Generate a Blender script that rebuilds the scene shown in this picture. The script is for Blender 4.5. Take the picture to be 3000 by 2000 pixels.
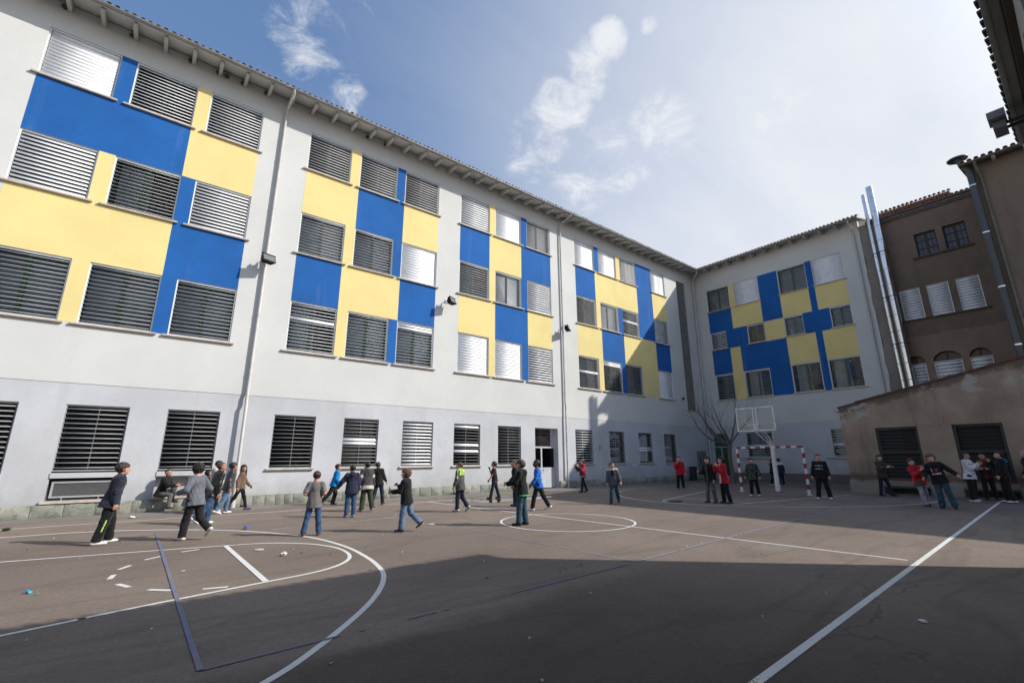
import bpy, bmesh, math, random
import numpy as np
from mathutils import Vector, Matrix, Euler
random.seed(7); np.random.seed(7)
R = math.radians
for o in list(bpy.data.objects): bpy.data.objects.remove(o)
scene = bpy.context.scene
COL = scene.collection

# ------------------------------------------------------------------ camera, sky, sun
cam_d = bpy.data.cameras.new('camera'); cam = bpy.data.objects.new('camera', cam_d); COL.objects.link(cam)
cam_d.sensor_width = 36.0; cam_d.lens = 1346.48*36/3000; cam_d.clip_start = 0.05; cam_d.clip_end = 3000
CAM = Vector((0, -18.085, 1.5))
def cam_matrix(yaw, pitch, roll):
    f = Vector((math.sin(yaw)*math.cos(pitch), math.cos(yaw)*math.cos(pitch), math.sin(pitch)))
    r = Vector((math.cos(yaw), -math.sin(yaw), 0)); u = r.cross(f)
    r2 = r*math.cos(roll)+u*math.sin(roll); u2 = -r*math.sin(roll)+u*math.cos(roll)
    m = Matrix((r2, u2, -f)).transposed().to_4x4(); m.translation = CAM
    return m
cam.matrix_world = cam_matrix(R(38.448), R(14.262), R(-0.227))
scene.camera = cam

SUNV = Vector((0.98, -0.97, 1.0)).normalized()           # towards the sun
sun_el = math.asin(SUNV.z)
sun_d = bpy.data.lights.new('sun', 'SUN'); sun_o = bpy.data.objects.new('sun', sun_d); COL.objects.link(sun_o)
sun_d.energy = 4.7; sun_d.angle = R(0.53); sun_d.color = (1.0, 0.95, 0.87)
sun_o.rotation_euler = SUNV.to_track_quat('Z', 'Y').to_euler(); sun_o.location = (20, -30, 40)

world = bpy.data.worlds.new('World'); scene.world = world; world.use_nodes = True
wt = world.node_tree; wt.nodes.clear()
def wn(t, **k):
    n = wt.nodes.new(t)
    for a, b in k.items(): setattr(n, a, b)
    return n
wl = wt.links.new
out = wn('ShaderNodeOutputWorld'); bg = wn('ShaderNodeBackground')
sky = wn('ShaderNodeTexSky'); sky.sky_type = 'NISHITA'; sky.sun_disc = False
sky.sun_elevation = sun_el; sky.sun_rotation = math.atan2(SUNV.x, SUNV.y); sky.altitude = 200; sky.air_density = 1.0; sky.dust_density = .8; sky.ozone_density = 1.6
bg.inputs[1].default_value = 0.15
tc = wn('ShaderNodeTexCoord')
def wmath(op, a, b=None, clamp=False):
    n = wn('ShaderNodeMath', operation=op); n.use_clamp = clamp
    for i, v in enumerate((a, b)):
        if v is None: continue
        if isinstance(v, (int, float)): n.inputs[i].default_value = v
        else: wl(v, n.inputs[i])
    return n.outputs[0]
def wramp(v, a, b, smooth=True):
    n = wn('ShaderNodeMapRange'); n.interpolation_type = 'SMOOTHSTEP' if smooth else 'LINEAR'
    n.inputs[1].default_value = a; n.inputs[2].default_value = b
    wl(v, n.inputs[0]); return n.outputs[0]
nrm = wn('ShaderNodeVectorMath', operation='NORMALIZE'); wl(tc.outputs['Generated'], nrm.inputs[0])
DIR = nrm.outputs[0]
# project the direction on a cloud ceiling so that clouds shrink towards the horizon
sep = wn('ShaderNodeSeparateXYZ'); wl(DIR, sep.inputs[0])
zz = wmath('ADD', wmath('MAXIMUM', sep.outputs[2], 0.0), 0.16)
cmb = wn('ShaderNodeCombineXYZ'); wl(wmath('DIVIDE', sep.outputs[0], zz), cmb.inputs[0]); wl(wmath('DIVIDE', sep.outputs[1], zz), cmb.inputs[1])
CEIL = cmb.outputs[0]
def wnoise(vec, scale, detail, rough, dist=0.0, loc=(0, 0, 0), sc=(1, 1, 1), rot=0.0):
    mp = wn('ShaderNodeMapping'); mp.inputs['Location'].default_value = loc; mp.inputs['Scale'].default_value = sc
    mp.inputs['Rotation'].default_value = (0, 0, rot); wl(vec, mp.inputs[0])
    n = wn('ShaderNodeTexNoise'); n.inputs['Scale'].default_value = scale; n.inputs['Detail'].default_value = detail
    n.inputs['Roughness'].default_value = rough; n.inputs['Distortion'].default_value = dist; wl(mp.outputs[0], n.inputs['Vector'])
    return n.outputs[0]
def pix_dir(u, v):
    m = cam.matrix_world.to_3x3(); d = m @ Vector(((u-1500)/1346.48, -(v-1000)/1346.48, -1)); return d.normalized()
# separate small clouds at fixed directions of the sky (u, v = where they stand in the photograph)
puffs = [((915, 105), .075, .62), ((905, 175), .05, .75), ((950, 215), .05, .7), ((1000, 285), .05, .75), ((1030, 0), .05, .4),
         ((1785, 122), .038, 1.1), ((1725, 210), .055, .95), ((1650, 295), .06, .9),
         ((1945, 360), .07, .8), ((1590, 450), .085, .6), ((1760, 505), .11, .62), ((2290, 315), .05, .6), ((1900, 75), .018, .9)]
acc = None
for (u, v), rad, st in puffs:
    d = pix_dir(u, v)
    dp = wn('ShaderNodeVectorMath', operation='DOT_PRODUCT'); wl(DIR, dp.inputs[0]); dp.inputs[1].default_value = d
    g = wmath('MULTIPLY', wramp(dp.outputs['Value'], math.cos(rad*1.35), 1.0), st)
    acc = g if acc is None else wmath('MAXIMUM', acc, g)
fine = wnoise(CEIL, 8.0, 7, .70, .5)
puff = wramp(wmath('ADD', acc, wmath('MULTIPLY', wmath('SUBTRACT', fine, .5), 2.5)), .34, 1.25)
puff = wmath('MULTIPLY', puff, wramp(acc, 0.0, 0.45))
# thin high veil, densest over the quarter of the sky where the sun stands
veil = wnoise(CEIL, 1.1, 5, .62, .3, loc=(1.7, .4, 0), sc=(1.0, 2.4, 1), rot=R(35))
sd = wn('ShaderNodeVectorMath', operation='DOT_PRODUCT'); wl(DIR, sd.inputs[0]); sd.inputs[1].default_value = (.914, .027, .404)
near_sun = wmath('POWER', wramp(sd.outputs['Value'], .26, .99, False), 2.4)
cover = wmath('ADD', near_sun, wmath('MULTIPLY', wmath('SUBTRACT', veil, .5), wmath('ADD', .22, wmath('MULTIPLY', near_sun, .45))), True)
mix0 = wn('ShaderNodeMixRGB'); mix0.inputs[0].default_value = .22; wl(sky.outputs[0], mix0.inputs[1]); mix0.inputs[2].default_value = (1.5, 3.0, 6.2, 1)
hz = wn('ShaderNodeMixRGB'); wl(wmath('MULTIPLY', wramp(sep.outputs[2], .58, .0), .85), hz.inputs[0]); wl(mix0.outputs[0], hz.inputs[1]); hz.inputs[2].default_value = (5.3, 5.0, 4.6, 1)   # whiter air low down
mix1 = wn('ShaderNodeMixRGB'); wl(cover, mix1.inputs[0]); wl(hz.outputs[0], mix1.inputs[1]); mix1.inputs[2].default_value = (5.5, 5.7, 6.1, 1)
mix2 = wn('ShaderNodeMixRGB'); wl(wmath('MULTIPLY', puff, .85), mix2.inputs[0]); wl(mix1.outputs[0], mix2.inputs[1]); mix2.inputs[2].default_value = (6.0, 6.1, 6.25, 1)
world.cycles.sampling_method = 'MANUAL'; world.cycles.sample_map_resolution = 256
# the veil glows around the sun
sun_dot = wn('ShaderNodeVectorMath', operation='DOT_PRODUCT'); wl(DIR, sun_dot.inputs[0]); sun_dot.inputs[1].default_value = SUNV
aur = wn('ShaderNodeVectorMath', operation='SCALE'); wl(mix2.outputs[0], aur.inputs[0]); wl(wmath('ADD', 1.0, wmath('MULTIPLY', wramp(sun_dot.outputs['Value'], .74, 1.0), .9)), aur.inputs['Scale'])
wl(aur.outputs[0], bg.inputs[0]); wl(bg.outputs[0], out.inputs[0])

vs = scene.view_settings; vs.view_transform = 'Standard'; vs.look = 'None'; vs.exposure = 0.0; vs.gamma = 1.0
try: vs.use_curve_mapping = False
except Exception: pass
scene.render.engine = 'CYCLES'; scene.render.resolution_x = 1024; scene.render.resolution_y = 682
scene.cycles.max_bounces = 4; scene.cycles.diffuse_bounces = 3; scene.cycles.glossy_bounces = 2; scene.cycles.transparent_max_bounces = 12

# ------------------------------------------------------------------ materials
MATS = {}
class NT:
    def __init__(s, name):
        s.m = bpy.data.materials.new(name); s.m.use_nodes = True; s.t = s.m.node_tree; s.t.nodes.clear()
        s.out = s.n('ShaderNodeOutputMaterial'); s.b = s.n('ShaderNodeBsdfPrincipled'); s.l(s.b.outputs[0], s.out.inputs[0])
    def n(s, t, **k):
        n = s.t.nodes.new(t)
        for a, b in k.items(): setattr(n, a, b)
        return n
    def l(s, a, b): s.t.links.new(a, b)
    def coord(s, obj=True):
        return s.n('ShaderNodeTexCoord').outputs['Object'] if obj else s.n('ShaderNodeNewGeometry').outputs['Position']
    def noise(s, vec, scale, detail=4, rough=.55, sc=None, dist=0):
        if sc or True:
            mp = s.n('ShaderNodeMapping'); mp.inputs['Scale'].default_value = sc or (1, 1, 1); s.l(vec, mp.inputs[0]); vec = mp.outputs[0]
        n = s.n('ShaderNodeTexNoise'); n.inputs['Scale'].default_value = scale; n.inputs['Detail'].default_value = detail; n.inputs['Roughness'].default_value = rough
        n.inputs['Distortion'].default_value = dist
        s.l(vec, n.inputs['Vector']); return n.outputs[0]
    def rng(s, v, a, b, c=0., d=1., smooth=True):
        n = s.n('ShaderNodeMapRange'); n.interpolation_type = 'SMOOTHSTEP' if smooth else 'LINEAR'
        for i, x in enumerate((a, b, c, d)): n.inputs[i+1].default_value = x
        s.l(v, n.inputs[0]); return n.outputs[0]
    def math(s, op, a, b=None, clamp=False):
        n = s.n('ShaderNodeMath', operation=op); n.use_clamp = clamp
        for i, v in enumerate((a, b)):
            if v is None: continue
            if isinstance(v, (int, float)): n.inputs[i].default_value = v
            else: s.l(v, n.inputs[i])
        return n.outputs[0]
    def mix(s, f, a, b, mode='MIX'):
        n = s.n('ShaderNodeMixRGB'); n.blend_type = mode
        for i, v in enumerate((f, a, b)):
            if isinstance(v, (int, float)): n.inputs[i].default_value = v
            elif isinstance(v, (tuple, list)): n.inputs[i].default_value = (*v[:3], 1)
            else: s.l(v, n.inputs[i])
        return n.outputs[0]
    def bump(s, h, strength=.3, dist=.01):
        n = s.n('ShaderNodeBump'); n.inputs['Strength'].default_value = strength; n.inputs['Distance'].default_value = dist
        s.l(h, n.inputs['Height']); s.l(n.outputs[0], s.b.inputs['Normal'])
    def col(s, c):
        if isinstance(c, (tuple, list)): s.b.inputs['Base Color'].default_value = (*c[:3], 1)
        else: s.l(c, s.b.inputs['Base Color'])
    def rough(s, r):
        if isinstance(r, (int, float)): s.b.inputs['Roughness'].default_value = r
        else: s.l(r, s.b.inputs['Roughness'])

def k(c, f): return tuple(min(1, x*f) for x in c[:3])
def plaster(name, c, stain=None, amount=.35, grain=.25, streak=True, rough=.85, foot=0.):
    if name in MATS: return MATS[name]
    t = NT(name); p = t.coord(False)
    a = t.noise(p, .45, 5, .6); b = t.noise(p, 6, 5, .65); st = t.noise(p, 1.4, 5, .65, (1, 1, .12))
    col = t.mix(t.rng(a, .3, .7), k(c, 1 - .10*amount), k(c, 1 + .05*amount))
    col = t.mix(t.math('MULTIPLY', t.rng(b, .45, .8), .12*amount*2), col, k(c, .72))
    if streak: col = t.mix(t.math('MULTIPLY', t.rng(st, .55, .78), .28*amount), col, stain or k(c, .6))
    if foot:
        sp_ = t.n('ShaderNodeSeparateXYZ'); t.l(p, sp_.inputs[0])
        zz_ = t.math('ADD', sp_.outputs[2], t.math('MULTIPLY', t.math('SUBTRACT', t.noise(p, 2.2, 6, .7), .5), 1.5))
        col = t.mix(t.math('MULTIPLY', t.rng(zz_, 1.15, .25), foot), col, (.30, .29, .265))
        sm = t.noise(p, .8, 6, .7); col = t.mix(t.math('MULTIPLY', t.rng(sm, .60, .72), foot*.7), col, (.40, .395, .385))
    t.col(col); t.rough(rough); t.b.inputs['Specular IOR Level'].default_value = .25
    g = t.noise(p, 55, 4, .7); g2 = t.noise(p, 3.5, 3, .5)
    t.bump(t.math('ADD', t.math('MULTIPLY', g, .4), t.math('MULTIPLY', g2, .9)), grain, .012)
    MATS[name] = t.m; return t.m
def simple(name, c, rough=.5, metal=0., var=.12, scale=8, bump=0., spec=.5, obj=True, bscale=60):
    if name in MATS: return MATS[name]
    t = NT(name); p = t.coord(obj)
    a = t.noise(p, scale, 4, .6)
    t.col(t.mix(t.rng(a, .3, .7), k(c, 1-var), k(c, 1+var))); t.rough(t.rng(a, .2, .8, max(.02, rough-.08), min(1, rough+.08)))
    t.b.inputs['Metallic'].default_value = metal; t.b.inputs['Specular IOR Level'].default_value = spec
    if bump: t.bump(t.noise(p, bscale, 4, .6), bump, .006)
    MATS[name] = t.m; return t.m
def glass_mat(name, tint=(.75, .8, .82), body=.0, bodycol=(.5, .5, .5), rough=.02):
    if name in MATS: return MATS[name]
    t = NT(name); t.t.nodes.remove(t.b)
    tr = t.n('ShaderNodeBsdfTransparent'); tr.inputs[0].default_value = (*tint, 1)
    gl = t.n('ShaderNodeBsdfGlossy'); gl.inputs['Roughness'].default_value = rough; gl.inputs[0].default_value = (1, 1, 1, 1)
    fr = t.n('ShaderNodeFresnel'); fr.inputs[0].default_value = 1.5
    m = t.n('ShaderNodeMixShader'); t.l(fr.outputs[0], m.inputs[0]); t.l(tr.outputs[0], m.inputs[1]); t.l(gl.outputs[0], m.inputs[2])
    last = m
    if body:
        df = t.n('ShaderNodeBsdfDiffuse'); df.inputs[0].default_value = (*bodycol, 1)
        m2 = t.n('ShaderNodeMixShader'); m2.inputs[0].default_value = body
        t.l(m.outputs[0], m2.inputs[1]); t.l(df.outputs[0], m2.inputs[2]); last = m2
    t.l(last.outputs[0], t.out.inputs[0]); MATS[name] = t.m; return t.m

def asphalt():
    t = NT('asphalt'); p = t.coord(False)
    base = (.215, .174, .142)
    big = t.noise(p, .16, 5, .6); med = t.noise(p, 1.1, 6, .65); fine = t.noise(p, 130, 3, .8); grit = t.noise(p, 24, 6, .8)
    col = t.mix(t.rng(big, .32, .68), k(base, .82), k(base, 1.16))
    col = t.mix(t.math('MULTIPLY', t.rng(med, .5, .78), .45), col, k(base, .66))
    col = t.mix(t.math('MULTIPLY', t.rng(grit, .5, .66), .7), col, (.33, .275, .23))
    col = t.mix(t.math('MULTIPLY', t.rng(fine, .5, .75), .35), col, (.085, .07, .06))
    # trodden chewing gum and light specks
    v = t.n('ShaderNodeTexVoronoi'); v.inputs['Scale'].default_value = 1.9; t.l(p, v.inputs['Vector'])
    sp = t.rng(v.outputs['Distance'], .030, .012); sel = t.math('GREATER_THAN', t.n_sep(v.outputs['Color']), .60)
    col = t.mix(t.math('MULTIPLY', t.math('MULTIPLY', sp, sel), .5), col, (.34, .32, .29))
    v2 = t.n('ShaderNodeTexVoronoi'); v2.inputs['Scale'].default_value = .33; t.l(p, v2.inputs['Vector'])
    wob = t.math('ADD', v2.outputs['Distance'], t.math('MULTIPLY', t.math('SUBTRACT', t.noise(p, 7, 4, .7), .5), .16))
    sp2 = t.rng(wob, .13, .09); sel2 = t.math('GREATER_THAN', t.n_sep(v2.outputs['Color']), .72)
    col = t.mix(t.math('MULTIPLY', t.math('MULTIPLY', sp2, sel2), .35), col, (.26, .245, .225))
    # patched seams running with the court
    wv = t.noise(p, .5, 3, .5, (.22, 1.3, 1)); col = t.mix(t.math('MULTIPLY', t.rng(wv, .47, .5), t.math('MULTIPLY', t.rng(wv, .53, .5), .28)), col, k(base, .55))
    blot = t.noise(p, 11, 4, .7); col = t.mix(t.math('MULTIPLY', t.rng(blot, .35, .65), .22), col, k(base, .55))
    # hairline cracks
    wp = t.n('ShaderNodeVectorMath', operation='ADD'); t.l(p, wp.inputs[0]); nz = t.n('ShaderNodeTexNoise'); nz.inputs['Scale'].default_value = 1.6; nz.inputs['Detail'].default_value = 3; t.l(p, nz.inputs['Vector']); t.l(nz.outputs['Color'], wp.inputs[1])
    vc = t.n('ShaderNodeTexVoronoi'); vc.feature = 'DISTANCE_TO_EDGE'; vc.inputs['Scale'].default_value = .17; t.l(wp.outputs[0], vc.inputs['Vector'])
    col = t.mix(t.math('MULTIPLY', t.rng(vc.outputs['Distance'], .0045, .001), t.math('MULTIPLY', t.rng(big, .5, .6), .4)), col, k(base, .35))
    # darker, damp younger surfacing along the near side of the court, deepened to paint in shade
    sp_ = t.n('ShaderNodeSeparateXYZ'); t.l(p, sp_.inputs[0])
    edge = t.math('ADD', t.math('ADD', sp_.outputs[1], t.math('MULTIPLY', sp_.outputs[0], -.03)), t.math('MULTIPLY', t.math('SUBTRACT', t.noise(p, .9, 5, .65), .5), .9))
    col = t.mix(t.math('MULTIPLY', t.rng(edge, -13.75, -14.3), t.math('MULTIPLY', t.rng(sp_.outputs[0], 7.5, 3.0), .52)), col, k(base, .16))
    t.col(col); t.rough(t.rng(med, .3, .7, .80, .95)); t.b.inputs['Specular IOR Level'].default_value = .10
    t.bump(t.math('ADD', t.math('MULTIPLY', fine, .5), grit), .55, .010)
    return t.m
def n_sep(self, c):
    s_ = self.n('ShaderNodeSeparateColor'); self.l(c, s_.inputs[0]); return s_.outputs[0]
NT.n_sep = n_sep
def paint_line(name, c, wear=.5, under=(.205, .168, .14)):
    t = NT(name); p = t.coord(False)
    a = t.noise(p, 22, 6, .75); b = t.noise(p, 1.3, 4, .6)
    thr = t.math('ADD', a, t.math('MULTIPLY', t.math('SUBTRACT', b, .5), .5))
    f = t.rng(thr, .62 - .22*wear, .74 - .22*wear)
    col = t.mix(t.math('MULTIPLY', f, .85), t.mix(t.rng(b, .3, .7), k(c, .86), c), under)
    t.col(col); t.rough(.75); t.bump(t.noise(p, 90, 3, .7), .4, .006); return t.m
def stone_mat():
    t = NT('rough_stone'); p = t.coord(False)
    a = t.noise(p, 1.1, 6, .65); b = t.noise(p, 7, 8, .7, dist=.6); c = t.noise(p, 40, 4, .7)
    col = t.mix(t.rng(a, .35, .65), (.235, .245, .205), (.37, .365, .30)); col = t.mix(t.math('MULTIPLY', t.rng(b, .45, .7), .75), col, (.12, .12, .09))
    col = t.mix(t.math('MULTIPLY', t.rng(c, .55, .8), .4), col, (.55, .53, .46))
    t.col(col); t.rough(.9); t.bump(t.math('ADD', b, t.math('MULTIPLY', c, .4)), .8, .03); return t.m
def shed_mat():
    t = NT('stained_shed_plaster'); p = t.coord(False)
    sp_ = t.n('ShaderNodeSeparateXYZ'); t.l(p, sp_.inputs[0]); y, z = sp_.outputs[1], sp_.outputs[2]
    a = t.noise(p, .8, 6, .65); b = t.noise(p, 3, 6, .7); st = t.noise(p, 1.6, 6, .7, (1, 1, .18))
    col = t.mix(t.rng(a, .3, .7), (.27, .20, .145), (.385, .295, .22))
    col = t.mix(t.math('MULTIPLY', t.rng(st, .48, .75), .6), col, (.10, .078, .062))
    # damp under the sloping coping and repaired grey patches
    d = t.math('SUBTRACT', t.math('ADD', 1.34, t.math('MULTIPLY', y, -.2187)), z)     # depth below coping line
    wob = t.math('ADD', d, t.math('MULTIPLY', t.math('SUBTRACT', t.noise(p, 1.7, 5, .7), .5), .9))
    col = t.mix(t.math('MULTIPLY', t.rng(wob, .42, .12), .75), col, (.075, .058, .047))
    grey = t.math('MULTIPLY', t.rng(t.noise(p, .9, 5, .6, (1, 1, 1.6)), .53, .57), t.math('MULTIPLY', t.rng(wob, .05, .2), t.rng(wob, 1.0, .55)))
    col = t.mix(t.math('MULTIPLY', grey, .8), col, (.40, .385, .35))
    low = t.math('ADD', z, t.math('MULTIPLY', t.math('SUBTRACT', t.noise(p, 1.3, 5, .7), .5), .5))
    col = t.mix(t.math('MULTIPLY', t.rng(low, .95, .70), t.math('MULTIPLY', t.rng(low, .45, .62), .7)), col, (.09, .055, .045))
    col = t.mix(t.math('MULTIPLY', t.rng(low, .58, .50), .75), col, (.25, .23, .195))
    t.col(col); t.rough(.92); t.bump(t.math('ADD', b, t.math('MULTIPLY', t.noise(p, 30, 4, .7), .5)), .5, .02); return t.m
def brown_mat():
    t = NT('brown_house_plaster'); p = t.coord(False)
    sp_ = t.n('ShaderNodeSeparateXYZ'); t.l(p, sp_.inputs[0]); z = sp_.outputs[2]
    a = t.noise(p, .5, 6, .65); st = t.noise(p, 1.2, 6, .7, (1, 1, .2))
    col = t.mix(t.rng(a, .3, .7), (.155, .115, .083), (.215, .16, .12))
    col = t.mix(t.math('MULTIPLY', t.rng(st, .5, .78), .5), col, (.08, .062, .052))
    low = t.math('ADD', z, t.math('MULTIPLY', t.math('SUBTRACT', t.noise(p, .8, 6, .75), .5), .8))
    col = t.mix(t.rng(low, 8.02, 7.94), col, t.mix(t.rng(a, .3, .7), (.23, .165, .12), (.285, .205, .15)))
    t.col(col); t.rough(.92); t.bump(t.noise(p, 18, 5, .7), .35, .015); return t.m

M_white = plaster('pale_wall_paint', (.63, .632, .605), (.45, .445, .42), .6)
M_band = plaster('bluish_grey_wall_paint', (.55, .56, .58), (.36, .36, .355), 1.2, foot=.42)
M_blue = plaster('blue_wall_paint', (.016, .118, .385), (.16, .25, .50), 1.5, .25)
M_yellow = plaster('yellow_wall_paint', (.80, .66, .285), (.62, .52, .3), .7, .2)
M_soffit = plaster('soffit_paint', (.52, .51, .48), (.3, .28, .25), .5, .15)
M_alu = simple('white_aluminium', (.70, .72, .74), .38, .0, .06, 5, obj=False)
M_slat = simple('louvre_slat_white', (.83, .84, .85), .42, .0, .06, 3, obj=False)
M_slat_shade = simple('louvre_slat_shaded', (.27, .275, .28), .45, .0, .08, 3, obj=False)  # white slat colour darkened to paint in the shade of their undersides
M_sill = simple('stone_sill', (.52, .455, .38), .8, 0, .15, 6, .3, .3, obj=False)
M_green = simple('green_window_paint', (.055, .115, .065), .5, 0, .15, 6, obj=False)
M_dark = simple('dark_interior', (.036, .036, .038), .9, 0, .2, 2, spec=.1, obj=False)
M_blind = simple('grey_blind', (.58, .61, .66), .7, 0, .08, 3, obj=False)
M_curtain = simple('pale_curtain', (.48, .53, .54), .8, 0, .12, 3, obj=False)
M_pane = glass_mat('window_glass')
M_pipe = simple('painted_downpipe', (.55, .53, .51), .5, 0, .1, 4, obj=False)
M_gutter = simple('zinc_gutter', (.33, .32, .30), .45, .5, .15, 3, obj=False)
M_tile = simple('clay_roof_tile', (.20, .115, .08), .85, 0, .35, 5, .5, .3, obj=False)
M_tileg = simple('weathered_roof_tile', (.21, .175, .145), .88, 0, .3, 5, .5, .3, obj=False)
M_black = simple('black_metal', (.022, .022, .024), .42, 0, .2, 9)
M_dgrey = simple('dark_grey_metal', (.10, .105, .11), .5, .2, .15, 9)
M_steel = simple('flue_steel', (.72, .73, .75), .17, 1.0, .05, 3, obj=False)
M_steel2 = simple('ribbed_duct_zinc', (.085, .092, .10), .5, .3, .15, 6, obj=False)
M_wpaint = simple('white_gloss_paint', (.66, .67, .66), .45, 0, .10, 12, .15)
M_red = simple('red_gloss_paint', (.28, .018, .025), .45, 0, .2, 14, .15)
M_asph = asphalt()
M_line = paint_line('white_court_paint', (.74, .73, .69), .22)
M_line2 = paint_line('faded_white_court_paint', (.30, .28, .255), .75)
M_bline = paint_line('blue_court_paint', (.15, .175, .29), .6)
M_bline2 = paint_line('faded_blue_court_paint', (.30, .32, .45), .25)
M_stone = stone_mat()
M_mortar = simple('mortar', (.36, .35, .31), .95, 0, .2, 9, .5, .2, obj=False)
M_conc = plaster('cement_strip', (.21, .195, .175), (.12, .11, .1), 1.2, .6)
M_shed = shed_mat(); M_brown = brown_mat()
M_tall = plaster('tall_house_plaster', (.215, .168, .128), (.09, .07, .06), 1.3, .45)
M_nearw = plaster('annex_wall', (.30, .31, .28), (.2, .2, .18), .7, .3)

# ------------------------------------------------------------------ mesh helpers
class MB:
    def __init__(s): s.v = []; s.f = []; s.m = []; s.sm = []
    def add(s, vs, fs, mi=0, smooth=False):
        o = len(s.v); s.v += [tuple(v) for v in vs]
        for f in fs: s.f.append(tuple(i+o for i in f)); s.m.append(mi); s.sm.append(smooth)
    def box(s, x0, x1, y0, y1, z0, z1, mi=0):
        s.add([(x, y, z) for z in (z0, z1) for y in (y0, y1) for x in (x0, x1)],
              [(0, 2, 3, 1), (4, 5, 7, 6), (0, 1, 5, 4), (2, 6, 7, 3), (0, 4, 6, 2), (1, 3, 7, 5)], mi)
    def prism(s, pts, axis, a, b, mi=0):
        """pts: 2D outline; extruded along axis ('x','y','z') from a to b"""
        def P(p, t): return {'x': (t, p[0], p[1]), 'y': (p[0], t, p[1]), 'z': (p[0], p[1], t)}[axis]
        n = len(pts); vs = [P(p, a) for p in pts]+[P(p, b) for p in pts]
        fs = [tuple(range(n))[::-1], tuple(range(n, 2*n))]+[(i, (i+1) % n, n+(i+1) % n, n+i) for i in range(n)]
        s.add(vs, fs, mi)
    def tube(s, pts, r, n=10, mi=0, caps=True, smooth=True):
        pts = [Vector(p) for p in pts]; m = len(pts); rs = r if isinstance(r, (list, tuple)) else [r]*m
        prev = None; vs = []
        for i, p in enumerate(pts):
            d = (pts[min(i+1, m-1)]-pts[max(i-1, 0)]).normalized()
            if prev is None:
                a = Vector((0, 0, 1)) if abs(d.z) < .9 else Vector((1, 0, 0)); x = d.cross(a).normalized()
            else:
                x = (prev-d*prev.dot(d)).normalized()
            prev = x; y = d.cross(x)
            vs += [p+(x*math.cos(2*math.pi*j/n)+y*math.sin(2*math.pi*j/n))*rs[i] for j in range(n)]
        fs = [(i*n+j, i*n+(j+1) % n, (i+1)*n+(j+1) % n, (i+1)*n+j) for i in range(m-1) for j in range(n)]
        s.add(vs, fs, mi, smooth)
        if caps: s.add(vs[:n], [tuple(range(n))[::-1]], mi); s.add(vs[-n:], [tuple(range(n))], mi)
    def build(s, name, mats, parent=None, loc=None, rot=None):
        me = bpy.data.meshes.new(name); me.from_pydata(s.v, [], s.f)
        for m in (mats if isinstance(mats, (list, tuple)) else [mats]): me.materials.append(m)
        me.polygons.foreach_set('material_index', s.m); me.polygons.foreach_set('use_smooth', s.sm); me.update()
        bm = bmesh.new(); bm.from_mesh(me); bmesh.ops.recalc_face_normals(bm, faces=bm.faces); bm.to_mesh(me); bm.free()
        return link(name, me, parent, loc, rot)
def link(name, me, parent=None, loc=None, rot=None):
    o = bpy.data.objects.new(name, me); COL.objects.link(o)
    if parent: o.parent = parent
    if loc is not None: o.location = loc
    if rot is not None: o.rotation_euler = rot
    return o
def tag(o, label, cat, group=None, kind=None):
    o['label'] = label; o['category'] = cat
    if group: o['group'] = group
    if kind: o['kind'] = kind
    return o
def thing(name, label, cat, loc=(0, 0, 0), rz=0, group=None):
    o = bpy.data.objects.new(name, None); COL.objects.link(o); o.location = loc; o.rotation_euler = (0, 0, rz); o.empty_display_size = .2
    return tag(o, label, cat, group)
def struct(o): o['kind'] = 'structure'; return o
def dup(root, loc, rz=None, label=None):
    r = root.copy(); COL.objects.link(r); r.location = loc
    if rz is not None: r.rotation_euler = (0, 0, rz)
    if label: r['label'] = label
    for ch in root.children:
        c = ch.copy(); COL.objects.link(c); c.parent = r
        for g in ch.children:
            d = g.copy(); COL.objects.link(d); d.parent = c
    return r
def sheet(xs, zs, keep, y, depth, mb=None, mi=0, outer=None):
    """front faces (facing -y) for the kept cells of a grid, sides of given depth at every boundary"""
    mb = mb or MB(); nx, nz = len(xs)-1, len(zs)-1
    K = [[keep((xs[i]+xs[i+1])/2, (zs[j]+zs[j+1])/2) for j in range(nz)] for i in range(nx)]
    for i in range(nx):
        for j in range(nz):
            if not K[i][j]: continue
            a, b, c, d = xs[i], xs[i+1], zs[j], zs[j+1]
            mb.add([(a, y, c), (b, y, c), (b, y, d), (a, y, d)], [(0, 1, 2, 3)], mi)
            if i == 0 or not K[i-1][j]: mb.add([(a, y, c), (a, y, d), (a, y+depth, d), (a, y+depth, c)], [(0, 1, 2, 3)], mi)
            if i == nx-1 or not K[i+1][j]: mb.add([(b, y, c), (b, y+depth, c), (b, y+depth, d), (b, y, d)], [(0, 1, 2, 3)], mi)
            if j == 0 or not K[i][j-1]: mb.add([(a, y, c), (a, y+depth, c), (b, y+depth, c), (b, y, c)], [(0, 1, 2, 3)], mi)
            if j == nz-1 or not K[i][j+1]: mb.add([(a, y, d), (b, y, d), (b, y+depth, d), (a, y+depth, d)], [(0, 1, 2, 3)], mi)
    return mb
def inr(x, z, r): return r[0] < x < r[1] and r[2] < z < r[3]
def wall_with_holes(name, root, rect, holes, y, depth, mat):
    xs = sorted({rect[0], rect[1], *[h[0] for h in holes], *[h[1] for h in holes]}); zs = sorted({rect[2], rect[3], *[h[2] for h in holes], *[h[3] for h in holes]})
    mb = MB()
    K = lambda x, z: inr(x, z, rect) and not any(inr(x, z, h) for h in holes)
    sheet(xs, zs, K, y, depth, mb)
    me_o = mb.build(name, mat, root)
    bm = bmesh.new(); bm.from_mesh(me_o.data); bmesh.ops.remove_doubles(bm, verts=bm.verts, dist=1e-4); bm.to_mesh(me_o.data); bm.free()
    return me_o
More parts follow.
